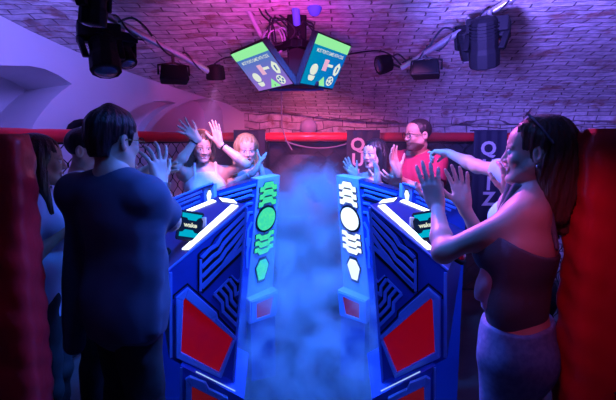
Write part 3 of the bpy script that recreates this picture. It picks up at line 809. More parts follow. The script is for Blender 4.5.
pipe('ceiling_pipe', [at(292, -30, 2.9), at(297, 24, 3.15)], .026, BLUELITPIPE, 'thick vertical pipe just above the screen mount', group='pipes under the vault')
pipe('ceiling_pipe', [at(317, -30, 2.9), at(314.5, 8, 3.05), at(314.5, 13, 3.08)], [.05, .05, .035], BLUELITPIPE, 'stubby wide pipe end right of the screen mount', group='pipes under the vault')
pipe('ceiling_pipe', [at(236, -14, 3.0), at(263, 40, 3.3)], .016, PIPEM, 'thin slanting pipe coming down to the left screen', group='pipes under the vault')
# cable tangle over the screens
rng = random.Random(4)
CABM = mat('cable_black', (.02, .02, .03), .45); CABW = mat('cable_pale', (.55, .5, .65), .45)
def curl(px, py, n, label, m, r, spread):
    pts = []
    for i in range(n):
        a = i*1.15+rng.random()*.7
        pts.append(at(px+spread*math.cos(a)*(.5+rng.random()*.6), py+spread*1.25*math.sin(a)*(.5+rng.random()*.6), 3.12+.2*rng.random()))
    # smooth the path (Catmull-Rom)
    sm = []
    for i in range(1, n-2):
        for k in range(8):
            t_ = k/8; p0, p1, p2, p3 = pts[i-1], pts[i], pts[i+1], pts[i+2]
            sm.append(.5*((2*p1)+(p2-p0)*t_+(2*p0-5*p1+4*p2-p3)*t_*t_+(-p0+3*p1-3*p2+p3)*t_**3))
    return tag(MB().tube(sm, r, 6).build('cable_coil', m, smooth=True), label, 'cable', 'cables coiled over the screens')
curl(276, 42, 22, 'pale cable coiled loosely behind the left screen', CABW, .005, 13)
curl(280, 30, 24, 'black cable coiled above the left screen', CABM, .006, 15)
curl(306, 32, 18, 'black cable looped between the mount and the right screen', CABM, .006, 9)
def hang(pts, label, r=.006, m=None):
    return tag(MB().tube(pts, r, 7).build('lamp_cable', m or CABM, smooth=True), label, 'cable', 'cables running to the lamps')
def smooth(pts, k=6):
    P_ = [pts[0]]+pts+[pts[-1]]; sm = []
    for i in range(1, len(P_)-2):
        for j in range(k):
            t_ = j/k; p0, p1, p2, p3 = P_[i-1], P_[i], P_[i+1], P_[i+2]
            sm.append(.5*((2*p1)+(p2-p0)*t_+(2*p0-5*p1+4*p2-p3)*t_*t_+(-p0+3*p1-3*p2+p3)*t_**3))
    return sm+[pts[-1]]
hang(smooth([at(208, 70, 3.3), at(220, 60, 3.4), at(233, 57, 3.4), at(248, 60, 3.35)]), 'black cable from the lit round spotlight to the left screen')
hang(smooth([at(345, 55, 3.3), at(362, 52, 3.35), at(380, 51, 3.4), at(392, 56, 3.35), at(402, 66, 3.3)]), 'black cable from the right screen to the right lighting bar')
hang(smooth([at(254, -4, 3.0), at(262, 14, 3.1), at(273, 26, 3.2), at(276, 44, 3.2)]), 'black cable dropping from the vault left of the mount')
hang(smooth([at(268, -4, 3.0), at(266, 12, 3.1), at(284, 30, 3.2), at(288, 52, 3.1)]), 'black cable dropping from the vault close to the mount')
def bar_cable(A, B, label, ph):
    pts = []
    for i in range(49):
        t_ = i/48; p = A.lerp(B, t_); a = t_*26+ph
        pts.append(p+V((0, math.cos(a)*.03, math.sin(a)*.03+.012*math.sin(t_*9))))
    hang(pts, label)
bar_cable(LA, LB, 'black cable wound around the left lighting bar', 0)
bar_cable(RA, RB, 'black cable wound around the right lighting bar', 1)
hang(smooth([at(118, 22, 2.85), at(132, 18, 2.9), at(144, 26, 2.95), at(152, 36, 3.0)]), 'black cable arching over the left bar beside the large lamp', .007)
hang(smooth([at(455, 30, 2.95), at(444, 28, 3.0), at(436, 36, 3.05), at(430, 46, 3.1)]), 'black cable arching over the right bar beside the large lamp', .007)
hang(smooth([at(390, 58, 3.34), at(398, 54, 3.32), at(406, 60, 3.28), at(412, 58, 3.2)]), 'short black cable between the right round spotlight and the bar end')
# ================================================================== people: implicit surfaces meshed as one skin
class Field:
    def __init__(s): s.p = []
    def cap(s, a, b, ra, rb=None, k=.02, m=0, op='u', flat=None, clip=None, soft=.003): s.p.append(('c', V(a), V(b), ra, ra if rb is None else rb, k, m, op, flat, clip, soft)); return s
    def ell(s, c, r, ax=None, k=.02, m=0, op='u', soft=.003): s.p.append(('e', V(c), r, ax or Matrix.Identity(3), k, m, op, soft)); return s
    def cut(s, p, n, R=9): s.p.append(('x', V(p), V(n).normalized(), R)); return s     # removes the side n points to, within R of p
    def mesh(s, h, disp=None):
        lo = np.full(3, 1e9); hi = np.full(3, -1e9)
        for q in s.p:
            if q[0] == 'c' and q[7] == 'u':
                rr = max(q[3], q[4])*(max(1, q[8][1]) if q[8] else 1)
                for e in (q[1], q[2]): lo = np.minimum(lo, np.array(e)-rr); hi = np.maximum(hi, np.array(e)+rr)
            if q[0] == 'e' and q[6] == 'u':
                rr = max(q[2]); lo = np.minimum(lo, np.array(q[1])-rr); hi = np.maximum(hi, np.array(q[1])+rr)
        lo -= 4*h+.012; hi += 4*h+.012
        N = np.ceil((hi-lo)/h).astype(int)+1
        F = np.full(N, .3, np.float32); M = np.zeros(N, np.int8)
        X = [lo[i]+h*np.arange(N[i], dtype=np.float32) for i in range(3)]
        def window(l, u):
            a = np.clip(np.floor((l-lo)/h).astype(int), 0, N-1); b = np.clip(np.ceil((u-lo)/h).astype(int)+1, 1, N)
            return None if np.any(b <= a) else tuple(slice(a[i], b[i]) for i in range(3))
        for q in s.p:
            if q[0] == 'x':
                _, p, n, R = q
                w = window(np.array(p)-R, np.array(p)+R)
                if w is None: continue
                x = X[0][w[0]][:, None, None]-p.x; y = X[1][w[1]][None, :, None]-p.y; z = X[2][w[2]][None, None, :]-p.z
                d = x*n.x+y*n.y+z*n.z
                cur = F[w]; ins = (x*x+y*y+z*z) < R*R
                F[w] = np.where(ins, np.maximum(cur, d), cur); continue
            if q[0] == 'c':
                _, a, b, ra, rb, k, m, op, flat, clip, soft = q
                if op == 'p': continue
                mg = max(ra, rb)*(max(1, flat[1]) if flat else 1)+k+2*h
                w = window(np.minimum(np.array(a), np.array(b))-mg, np.maximum(np.array(a), np.array(b))+mg)
                if w is None: continue
                x = X[0][w[0]][:, None, None]-a.x; y = X[1][w[1]][None, :, None]-a.y; z = X[2][w[2]][None, None, :]-a.z
                ab = b-a; L2 = max(ab.length_squared, 1e-12)
                t = np.clip((x*ab.x+y*ab.y+z*ab.z)/L2, 0, 1)
                ox, oy, oz = x-t*ab.x, y-t*ab.y, z-t*ab.z
                if flat:
                    f = flat[0].normalized(); qf = 1/flat[1]-1
                    o = (ox*f.x+oy*f.y+oz*f.z)*qf
                    ox, oy, oz = ox+o*f.x, oy+o*f.y, oz+o*f.z
                d = np.sqrt(ox*ox+oy*oy+oz*oz)-(ra+(rb-ra)*t)
                if clip: e = clip[0]-a; cn = clip[1].normalized(); d = np.maximum(d, (x-e.x)*cn.x+(y-e.y)*cn.y+(z-e.z)*cn.z)
            else:
                _, c, r, ax, k, m, op, soft = q
                if op == 'p': continue
                mg = max(r)+k+2*h
                w = window(np.array(c)-mg, np.array(c)+mg)
                if w is None: continue
                x = X[0][w[0]][:, None, None]-c.x; y = X[1][w[1]][None, :, None]-c.y; z = X[2][w[2]][None, None, :]-c.z
                c0, c1, c2 = ax.col[0], ax.col[1], ax.col[2]
                u = (x*c0.x+y*c0.y+z*c0.z)/r[0]; v = (x*c1.x+y*c1.y+z*c1.z)/r[1]; g = (x*c2.x+y*c2.y+z*c2.z)/r[2]
                k0 = np.sqrt(u*u+v*v+g*g)+1e-9; k1 = np.sqrt((u/r[0])**2+(v/r[1])**2+(g/r[2])**2)+1e-9
                d = k0*(k0-1)/k1
            cur = F[w]; mc = M[w]
            if op == 'u':
                if m is not None: M[w] = np.where(d < cur, m, mc)
                hh = np.clip(.5+.5*(cur-d)/k, 0, 1); F[w] = cur+(d-cur)*hh-k*hh*(1-hh)
            elif op == 's':
                hh = np.clip(.5-.5*(cur+d)/k, 0, 1); F[w] = cur+(-d-cur)*hh+k*hh*(1-hh)
                if m: M[w] = np.where(d < h*.6, m, mc)
        if disp:
            nz = np.argwhere(np.abs(F) < .03)
            P = lo+nz*h; F[nz[:, 0], nz[:, 1], nz[:, 2]] += disp(P)
        # naive surface nets
        S = F < 0
        corner = [(i, j, l) for i in (0, 1) for j in (0, 1) for l in (0, 1)]
        cnt = np.zeros(N-1, np.int8)
        sl = lambda o: tuple(slice(o[i], N[i]-1+o[i]) for i in range(3))
        for o in corner: cnt += S[sl(o)]
        act = (cnt > 0) & (cnt < 8)
        idx = np.full(N-1, -1, np.int32); cells = np.argwhere(act); idx[act] = np.arange(len(cells))
        acc = np.zeros((len(cells), 3)); num = np.zeros(len(cells))
        fv = {o: F[cells[:, 0]+o[0], cells[:, 1]+o[1], cells[:, 2]+o[2]] for o in corner}
        for a in corner:
            for ax in range(3):
                if a[ax] == 0:
                    b = list(a); b[ax] = 1; b = tuple(b)
                    fa, fb = fv[a], fv[b]; c = (fa < 0) != (fb < 0)
                    t = np.where(c, fa/(fa-fb+1e-12), 0)
                    pos = np.repeat(np.array(a, float)[None], len(cells), 0); pos[:, ax] += t
                    acc += pos*c[:, None]; num += c
        verts = lo+(cells+acc/num[:, None])*h
        quads = []
        for ax in range(3):
            b1, b2 = [(1, 2), (2, 0), (0, 1)][ax]
            A = S[tuple(slice(0, N[i]-1) if i == ax else slice(1, N[i]-1) for i in range(3))]
            B = S[tuple(slice(1, N[i]) if i == ax else slice(1, N[i]-1) for i in range(3))]
            ch = np.argwhere(A != B); 
            if not len(ch): continue
            off = np.array([0 if i == ax else 1 for i in range(3)]); e = ch+off
            ins = A[ch[:, 0], ch[:, 1], ch[:, 2]]
            def ci(d1, d2):
                c = e.copy(); c[:, b1] += d1; c[:, b2] += d2; return idx[c[:, 0], c[:, 1], c[:, 2]]
            q = np.stack([ci(-1, -1), ci(0, -1), ci(0, 0), ci(-1, 0)], 1)
            q[~ins] = q[~ins][:, ::-1]; quads.append(q)
        quads = np.concatenate(quads); quads = quads[(quads >= 0).all(1)]
        near = np.clip(np.round(cells+acc/num[:, None]).astype(int), 0, N-1)
        vm = M[near[:, 0], near[:, 1], near[:, 2]]
        # painted patches: weight per vertex, exact on the surface
        paint = []
        for q in s.p:
            if q[0] == 'c' and q[7] == 'p':
                a, b = np.array(q[1]), np.array(q[2]); ab = b-a; o = verts-a; t = np.clip(o@ab/max(ab@ab, 1e-12), 0, 1)
                d = np.linalg.norm(o-t[:, None]*ab, axis=1)-(q[3]+(q[4]-q[3])*t)
            elif q[0] == 'e' and q[6] == 'p':
                A = np.array(q[3]); r = np.array(q[2]); o = (verts-np.array(q[1]))@A/r; k0 = np.linalg.norm(o, axis=1)+1e-9
                d = k0*(k0-1)/(np.linalg.norm(o/r, axis=1)+1e-9)
            else: continue
            sf = q[-1]; paint.append((q[6] if q[0] == 'c' else q[5], np.clip(.5-d/sf/2, 0, 1)))
        return verts, quads, vm, paint
    def build(s, name, mats, parent, h=.005, disp=None, parts=None, palette=None):
        v, q, vm, paint = s.mesh(h, disp)
        if parts:                                   # finer pieces of the same skin (head), welded into one mesh
            pal = np.array(palette); cols = []
            for fld, hh in [(s, h)]+parts:
                if fld is not s:
                    v2, q2, vm2, paint = fld.mesh(hh); q = np.concatenate([q, q2+len(v)]); v = np.concatenate([v, v2]); vmx = vm2
                else: vmx = vm
                c = pal[vmx].astype(float)
                for mi, wt in paint: c = c*(1-wt[:, None])+pal[mi]*wt[:, None]
                cols.append(c)
            cols = np.concatenate(cols)
        fm = np.zeros(len(q), int)
        me = bpy.data.meshes.new(name)
        me.vertices.add(len(v)); me.vertices.foreach_set('co', v.astype(np.float32).ravel())
        me.loops.add(len(q)*4); me.loops.foreach_set('vertex_index', q.astype(np.int32).ravel())
        me.polygons.add(len(q)); me.polygons.foreach_set('loop_start', np.arange(0, len(q)*4, 4, dtype=np.int32))
        mats = mats if isinstance(mats, list) else [mats]
        for mm in mats: me.materials.append(mm)
        me.polygons.foreach_set('material_index', np.minimum(fm, len(mats)-1).astype(np.int32))
        me.polygons.foreach_set('use_smooth', np.ones(len(q), bool))
        me.update(calc_edges=True)
        if parts:
            at_ = me.attributes.new('tone', 'FLOAT_COLOR', 'POINT'); at_.data.foreach_set('color', np.concatenate([cols, np.ones((len(cols), 1))], 1).astype(np.float32).ravel())
        o = bpy.data.objects.new(name, me); C.objects.link(o)
        if parent is not None: o.parent = parent; o.matrix_parent_inverse = parent.matrix_basis.inverted()
        return o
def frame(f, u):
    f = V(f).normalized(); l = V(u).cross(f).normalized(); u2 = f.cross(l).normalized()
    return f, l, u2                      # forward, left, up
def hand(F, W, d, n, thumb, size=1.0, curl=(.25, .25, .3, .35), spread=.12, tcurl=.25, m=0, kk=.008):
    """W wrist, d direction of the fingers, n direction the palm faces, thumb: +1/-1 side along d x n"""
    d = V(d).normalized(); n = (V(n)-d*V(n).dot(d)).normalized(); s = d.cross(n)*thumb
    q = lambda a, b, c=0: V(W)+(d*a+s*b+n*c)*size
    r = lambda x: x*size
    F.cap(q(-.02, 0), q(.02, .0), r(.024), r(.026), .02, m, flat=(n, .72))
    kn = [(.088, .030), (.092, .010), (.087, -.010), (.078, -.029)]
    for i, (a, b) in enumerate(kn): F.cap(q(.012, b*.6), q(a, b), r(.0165), r(.0125), .014, m)
    F.cap(q(.03, .022, .006), q(.05, .024, .006), r(.018), r(.013), .015, m)     # ball of the thumb
    F.cap(q(.03, -.02, .005), q(.06, -.024, .004), r(.014), r(.012), .015, m)
    ln = [(.042, .026, .021), (.046, .029, .022), (.042, .027, .021), (.033, .021, .018)]
    for i, (a, b) in enumerate(kn):
        p = q(a, b); ang = spread*(1.5-i)*.9; dd = (d*math.cos(ang)+s*math.sin(ang)).normalized(); c = curl[i]; bend = c*.6
        for j, L in enumerate(ln[i]):
            v = dd*math.cos(bend)+n*math.sin(bend); e = p+v*r(L)
            F.cap(p, e, r((.0100, .0090, .0082)[j]), r((.0090, .0082, .0070)[j]), .004, m)
            p = e; bend += c*(1.0 if j == 0 else .7)
    p = q(.028, .028, .006); a0 = .85-tcurl*.4
    for j, L in enumerate((.040, .032, .026)):
        a = a0-j*.22; v = (d*math.cos(a)+s*math.sin(a)+n*(.25+tcurl*.5*j)).normalized(); e = p+v*r(L)
        F.cap(p, e, r((.0135, .0108, .0098)[j]), r((.0108, .0098, .008)[j]), .006, m); p = e
SK, LIP, EYEW, PUP, BROW, DARKM, TEETH, BEARD = range(8)
def head(F, H, f, u=(0, 0, 1), s=1.0, mouth='smile', beard=False, male=False, brow=True):
    f, l, u = frame(f, u); R = Matrix((l, f, u)).transposed()
    P = lambda x, y, z: V(H)+(l*x+f*y+u*z)*s
    r = lambda *a: tuple(x*s for x in a)
    F.ell(P(0, -.012, .036), r(.075, .094, .080), R, .02*s)
    F.ell(P(0, .030, -.028), r(.061 if male else .058, .060, .086), R, .03*s)
    F.ell(P(0, .048, .042), r(.056, .036, .042), R, .03*s)
    for sx in (-1, 1):
        F.cap(P(sx*.056, .002, -.045), P(sx*.022, .064, -.095), .017*s, .014*s, .03*s)
        F.ell(P(sx*.038, .066, -.026), r(.022, .018, .020), R, .02*s)           # cheek
        F.cap(P(sx*.012, .086, .019), P(sx*.045, .074, .018), .007*s, .006*s, .012*s)
    F.ell(P(0, .074, -.098), r(.022, .020, .016), R, .02*s)                       # chin
    F.cap(P(0, .086, .012), P(0, .1035, -.028), .0065*s, .0100*s, .012*s)          # nose
    for sx in (-1, 1):
        F.ell(P(sx*.012, .093, -.033), r(.0085, .011, .0075), R, .006*s)
        F.ell(P(sx*.031, .098, .000), r(.016, .010, .010), R, .010*s, None, 's')
        F.ell(P(sx*.031, .079, .000), r(.0125, .0125, .0115), R, .003*s, EYEW)
        F.ell(P(sx*.031, .0895, .000), r(.0064, .007, .0066), R, .001, PUP, 'p', .0015)
        F.cap(P(sx*.018, .090, .0105), P(sx*.045, .082, .0085), .0034*s, None, .002, PUP, 'p')
        F.cap(P(sx*.015, .096, .0285), P(sx*.036, .091, .0325), .0050*s, None, .002, BROW, 'p', .0018); F.cap(P(sx*.036, .091, .0325), P(sx*.051, .079, .0265), .0040*s, .003*s, .002, BROW, 'p')
        F.ell(P(sx*.077, -.010, -.006), r(.011, .020, .031), R @ Matrix.Rotation(sx*.35, 3, 'Z'), .006*s)
        F.ell(P(sx*.085, -.004, -.004), r(.006, .010, .017), R, .005*s, None, 's')
    if beard:
        F.ell(P(0, .035, -.085), r(.075, .085, .048), R, .002, BEARD, 'p'); F.ell(P(0, .06, -.032), r(.055, .07, .016), R, .001, SK, 'p')
    if mouth == 'open':
        F.cap(P(-.018, .094, -.055), P(.018, .094, -.055), .0075*s, None, .006*s, LIP)
        F.cap(P(-.014, .088, -.083), P(.014, .088, -.083), .008*s, None, .006*s, LIP)
        F.ell(P(0, .098, -.068), r(.018, .022, .013), R, .003*s, DARKM, 's')
        F.cap(P(-.012, .088, -.060), P(.012, .088, -.060), .004*s, None, .001, TEETH)
    else:
        F.cap(P(-.026, .080, -.054), P(0, .092, -.060), .0042*s, .0050*s, .005*s, LIP); F.cap(P(.026, .080, -.054), P(0, .092, -.060), .0042*s, .0050*s, .005*s, LIP)
        F.cap(P(-.014, .086, -.073), P(.014, .086, -.073), .0054*s, None, .005*s, LIP); F.cap(P(-.026, .080, -.056), P(-.012, .086, -.072), .0035*s, .005*s, .004*s, LIP); F.cap(P(.026, .080, -.056), P(.012, .086, -.072), .0035*s, .005*s, .004*s, LIP)
        F.cap(P(-.017, .088, -.0655), P(.017, .088, -.0655), .0042*s, None, .002*s, TEETH)
    return P, R
def ik(S, W, la, lf, pole):
    d = W-S; D = d.length
    if D > (la+lf)*.995: W = S+d*((la+lf)*.995/D); d = W-S; D = d.length
    x = (la*la-lf*lf+D*D)/(2*D); h = math.sqrt(max(la*la-x*x, 0)); e = d/D
    p = V(pole)-e*V(pole).dot(e); p.normalize()
    return S+e*x+p*h, W
SKIN_A = mat('skin_light', (.66, .42, .33), .45, sss=.12); SKIN_B = mat('skin_tan', (.50, .31, .23), .45, sss=.12)
LIPM = mat('lips', (.55, .16, .16), .35); EYEM = mat('eye_white', (.75, .74, .72), .2); PUPM = mat('pupil', (.015, .01, .01), .15)
BROWM = mat('eyebrow_hair', (.05, .03, .02), .7); MOUTHM = mat('mouth_inside', (.10, .01, .015), .5); TEETHM = mat('teeth', (.8, .78, .74), .3); BEARDM = mat('beard_stubble', (.10, .065, .05), .75)
def skinset(m): return m
for m_ in (SKIN_A, SKIN_B):
    n_ = m_.node_tree.nodes.new('ShaderNodeAttribute'); n_.attribute_name = 'tone'; b_ = m_.node_tree.nodes['Principled BSDF']
    for l_ in list(b_.inputs['Base Color'].links): m_.node_tree.links.remove(l_)
    m_.node_tree.links.new(n_.outputs['Color'], b_.inputs['Base Color'])
def palette(m):
    c = (.66, .42, .33) if m is SKIN_A else (.50, .31, .23)
    return [c, (c[0]*.82, c[1]*.52, c[2]*.55), (.75, .74, .72), (.02, .014, .012), (.06, .04, .03), (.10, .015, .02), (.8, .78, .74), (c[0]*.2, c[1]*.18, c[2]*.19)]
def hairmat(n, c1, c2):
    m = mat(n, c1, .38, bump=(26, .6, .01, (6, 6, .35))); 
    nt = m.node_tree; b = nt.nodes['Principled BSDF']; w_ = nt.nodes.new('ShaderNodeTexNoise'); w_.inputs['Scale'].default_value = 16
    mp = nt.nodes.new('ShaderNodeMapping'); mp.inputs['Scale'].default_value = (6, 6, .35); tc = nt.nodes.new('ShaderNodeTexCoord')
    mx = nt.nodes.new('ShaderNodeMix'); mx.data_type = 'RGBA'; mx.inputs['A'].default_value = (*c1, 1); mx.inputs['B'].default_value = (*c2, 1)
    nt.links.new(tc.outputs['Object'], mp.inputs[0]); nt.links.new(mp.outputs[0], w_.inputs['Vector']); nt.links.new(w_.outputs['Fac'], mx.inputs['Factor']); nt.links.new(mx.outputs['Result'], b.inputs['Base Color'])
    return m
HAIR_DK = hairmat('hair_dark_brown', (.018, .011, .009), (.05, .03, .022)); HAIR_BK = hairmat('hair_black', (.006, .005, .007), (.02, .015, .018))
HAIR_BR = hairmat('hair_brown', (.05, .025, .016), (.16, .085, .05)); HAIR_BL = hairmat('hair_blonde', (.30, .17, .07), (.62, .42, .22))
def wr(amp=.004, fx=(14, 17, 9), seed=0):
    r_ = np.random.default_rng(seed); A = r_.normal(size=(5, 3))*np.array(fx); ph = r_.random(5)*6
    def f(P):
        o = 0
        for a, p in zip(A, ph): o = o+np.sin(P@a+p+1.5*np.sin(P@a[::-1]*.6+p))
        return (o*amp/2.2).astype(np.float32)
    return f
def strands(amp=.003, H=(0, 0, 0), n=34):
    def f(P):
        q = np.arctan2(P[:, 0]-H[0], P[:, 1]-H[1]); z = P[:, 2]-H[2]
        R = np.minimum(1, np.hypot(P[:, 0]-H[0], P[:, 1]-H[1])/.075)**2
        return (R*amp*(np.sin(q*n+8*np.sin(z*9))*.6+np.sin(q*n*.47+1+5*z)*.7+np.sin(q*n*1.9+z*30)*.4)).astype(np.float32)
    return f
class Person:
    """joints of a standing figure; yaw is the way the chest faces (0 = +y, positive turns to the left)"""
    def __init__(s, label, x, y, ht, yaw, female, head_at=None, face=None, lean=(0, 0), shoulder_dz=0, group=None, roll=0):
        s.k = k = ht/1.75; s.fem = female
        s.t = thing('person', (x, y, 0), label, 'person', group)
        a = math.radians(yaw); s.f = V((-math.sin(a), math.cos(a), 0)); s.l = V((-math.cos(a), -math.sin(a), 0)); s.u = V((0, 0, 1))
        b = V((x, y, 0)); s.b = b
        ln = V((lean[0], lean[1], 0))
        L = lambda fx, lx, z, w=0: b+s.f*fx*k+s.l*lx*k+V((0, 0, z*k))+ln*w
        s.P = L(0, 0, .98, .15); s.waist = L(.01, 0, 1.12, .4); s.C = L(.0, 0, 1.30, .75); s.N = L(-.02, 0, 1.475+shoulder_dz, 1)
        sw = .165 if female else .195
        s.S = {1: L(-.015, sw, 1.405+shoulder_dz, .95), -1: L(-.015, -sw, 1.405+shoulder_dz, .95)}
        s.H = V(head_at) if head_at is not None else L(.03, 0, 1.635, 1.05)
        s.face = V(face) if face is not None else s.f
        s.hip = {1: L(0, .09, .92, .05), -1: L(0, -.09, .92, .05)}
        s.knee = {1: L(.015, .10, .50), -1: L(.015, -.10, .50)}
        s.ank = {1: L(-.03, .105, .09), -1: L(-.03, -.105, .09)}
        s.E = {}; s.W = {}
        for sd in (1, -1): s.E[sd] = s.S[sd]+V((0, 0, -.29*k))+s.l*sd*.03; s.W[sd] = s.E[sd]+V((0, 0, -.25*k))+s.f*.04
        s.hands = {}
    def arm(s, sd, W, pole, fingers=None, palm=None, thumb=1, **kw):
        W = V(W); s.E[sd], s.W[sd] = ik(s.S[sd], W, .295*s.k, .26*s.k, pole)
        s.hands[sd] = (fingers, palm, thumb, kw); return s
    def bent(s, sd, E, W, fingers, palm, thumb=1, **kw):
        s.E[sd], s.W[sd] = V(E), V(W); s.hands[sd] = (fingers, palm, thumb, kw); return s
    def body(s, skin, h=.005, mouth='smile', beard=False, brow=True, hs=1.0):
        F = Field(); k = s.k; g = s.fem
        R = Matrix((s.l, s.f, s.u)).transposed()
        F.ell(s.P, (.155*k, .105*k, .12*k), R, .05)
        F.cap(s.P, s.C, .085*k, .095*k, .06, flat=(s.l, 1.45 if g else 1.6))
        F.ell(s.C+V((0, 0, .02*k)), ((.145 if g else .17)*k, .10*k, .16*k), R, .05)
        F.cap(s.S[1], s.S[-1], .052*k, None, .06)
        nb = s.H-s.face*.02-V((0, 0, .07*k))
        F.cap(s.N-V((0, 0, .05*k)), nb, (.052 if g else .062)*k, (.046 if g else .056)*k, .04)
        for sd in (1, -1):
            F.cap(s.N+V((0, 0, .01)), s.S[sd], .04*k, .045*k, .04)
            if g: F.ell(s.C+s.f*.085*k+s.l*sd*.07*k-V((0, 0, .005)), (.06*k, .055*k, .06*k), R, .04)
            r = (.040, .033, .036, .022) if g else (.050, .040, .043, .027)
            S, E, W = s.S[sd], s.E[sd], s.W[sd]
            F.cap(S, E, r[0]*k*1.08, r[1]*k, .04); M_ = E.lerp(W, .3)
            F.cap(E, M_, r[1]*k, r[2]*k, .03); F.cap(M_, W, r[2]*k, r[3]*k, .02)
            hd = s.hands.get(sd)
            if hd and hd[0] is not None: hand(F, W, hd[0], hd[1], hd[2], k*(.95 if g else 1.06), **hd[3])
            else: hand(F, W, (W-E)+V((0, 0, -.05)), -s.l*sd, 1 if sd > 0 else -1, k*.97)
            F.cap(s.hip[sd], s.knee[sd], .088*k, .056*k, .04); cm = s.knee[sd].lerp(s.ank[sd], .3)-s.f*.012
            F.cap(s.knee[sd], cm, .054*k, .056*k, .03); F.cap(cm, s.ank[sd], .055*k, .036*k, .03)
            F.cap(s.ank[sd]-V((0, 0, .03)), s.ank[sd]+s.f*.12*k-V((0, 0, .045*k)), .036*k, .03*k, .03)
        HF = Field(); s.hp, s.hR = head(HF, s.H, s.face, s.up if hasattr(s, 'up') else (0, 0, 1), k*hs*1.0, mouth, beard, not g, brow)
        HF.cap(s.N.lerp(nb, .55), nb, (.046 if g else .056)*k, (.044 if g else .054)*k, .03)
        F.cut((s.b.x, s.b.y, .012), (0, 0, -1))
        s.bd = F.build('body', skin, s.t, h, None, [(HF, .0028)], palette(skin)); s.hs = k*hs
        return s
    def shirt(s, m, hem=.88, sleeve=.55, grow=.014, h=.006, name='t_shirt', wrinkle=.004, neck=.075, extra=None, seed=1, loose=1.0, sleeves=(1, -1), low_neck=0):
        F = Field(); k = s.k; g = s.fem; R = Matrix((s.l, s.f, s.u)).transposed(); G = grow
        hz = hem*k; w = 1.5 if g else 1.62
        base = V((s.P.x, s.P.y, hz-.05))
        F.cap(base, s.waist, .092*k*loose+G, .086*k*loose+G, .05, flat=(s.l, w)); F.cap(s.waist, s.C, .086*k*loose+G, .096*k+G, .05, flat=(s.l, w))
        F.ell(s.C+V((0, 0, .02*k)), ((.145 if g else .172)*k+G, .102*k+G, .16*k+G), R, .05)
        F.cap(s.S[1], s.S[-1], .053*k+G, None, .06)
        for sd in (1, -1):
            F.cap(s.N+V((0, 0, -.005)), s.S[sd], .040*k+G*.7, .047*k+G, .04)
            if g: F.ell(s.C+s.f*.085*k+s.l*sd*.07*k-V((0, 0, .005)), (.06*k+G, .055*k+G, .06*k+G), R, .04)
            if sleeve and sd in sleeves:
                S, E, W = s.S[sd], s.E[sd], s.W[sd]
                if sleeve <= 1:
                    q = S.lerp(E, sleeve); F.cap(S, S.lerp(E, sleeve+.12), (.046 if g else .055)*k+G*.8, (.044 if g else .050)*k+G*.8, .035, clip=(q, E-S))
                else:
                    F.cap(S, E, (.044 if g else .054)*k+G, .042*k+G, .035); q = E.lerp(W, sleeve-1); F.cap(E, q, .042*k+G, .032*k+G, .03, clip=(q, W-E))
        F.cap(s.N+V((0, 0, .02*k))+s.f*(.02+low_neck), s.N+V((0, 0, .16)), neck*k, None, .01, 0, 's')
        F.cut((s.b.x, s.b.y, hz), (0, 0, -1))
        if extra: extra(F, s)
        F.build(name, m, s.t, h, wr(wrinkle, seed=seed)); return s
    def tank(s, m, hem, top=1.36, grow=.010, h=.006, name='tank_top', seed=2, straps=True, wrinkle=.003):
        F = Field(); k = s.k; R = Matrix((s.l, s.f, s.u)).transposed(); G = grow
        base = V((s.P.x, s.P.y, hem*k-.05))
        F.cap(base, s.waist, .090*k+G, .084*k+G, .05, flat=(s.l, 1.5)); F.cap(s.waist, s.C, .084*k+G, .094*k+G, .05, flat=(s.l, 1.5))
        F.ell(s.C+V((0, 0, .02*k)), (.146*k+G, .10*k+G, .16*k+G), R, .05)
        for sd in (1, -1): F.ell(s.C+s.f*.085*k+s.l*sd*.07*k-V((0, 0, .005)), (.06*k+G, .055*k+G, .06*k+G), R, .04)
        tp = V((s.C.x, s.C.y, top*k))
        F.cut(tp, (s.u*.9+s.f*-.35), 1.2)
        F.cut((s.b.x, s.b.y, hem*k), (0, 0, -1))
        if straps:
            for sd in (1, -1):
                a = s.C+s.f*.10*k+s.l*sd*.085*k+V((0, 0, .03)); b_ = s.S[sd]*.5+s.N*.5+V((0, 0, .060*k)); c_ = s.C-s.f*.085*k+s.l*sd*.085*k+V((0, 0, .03))
                F.cap(a, b_+s.f*.045, .010, None, .004); F.cap(b_+s.f*.045, b_-s.f*.04, .010, None, .004); F.cap(b_-s.f*.04, c_-s.f*.02, .010, None, .004)
        F.build(name, m, s.t, h, wr(wrinkle, seed=seed)); return s
    def trousers(s, m, top=1.0, h=.007, grow=.012, shoe=None, name='trousers', seed=3):
        F = Field(); k = s.k; G = grow; R = Matrix((s.l, s.f, s.u)).transposed()
        F.ell(s.P, (.156*k+G, .106*k+G, .12*k+G), R, .05); F.cap(s.P, s.waist, .088*k+G, None, .05, flat=(s.l, 1.5))
        for sd in (1, -1):
            F.ell(s.P-s.f*.055*k+s.l*sd*.075*k-V((0, 0, .05)), (.08*k+G, .075*k+G, .085*k+G), R, .04)
            F.cap(s.hip[sd], s.knee[sd], .090*k+G, .058*k+G, .04); cm = s.knee[sd].lerp(s.ank[sd], .3)-s.f*.012
            F.cap(s.knee[sd], cm, .056*k+G, .058*k+G, .03); F.cap(cm, s.ank[sd], .057*k+G, .044*k+G, .03)
            F.cut(s.ank[sd]-V((0, 0, .01)), (0, 0, -1), .13)
        F.cut((s.b.x, s.b.y, top*k), (0, 0, 1))
        F.build(name, m, s.t, h, wr(.004, (18, 18, 14), seed))
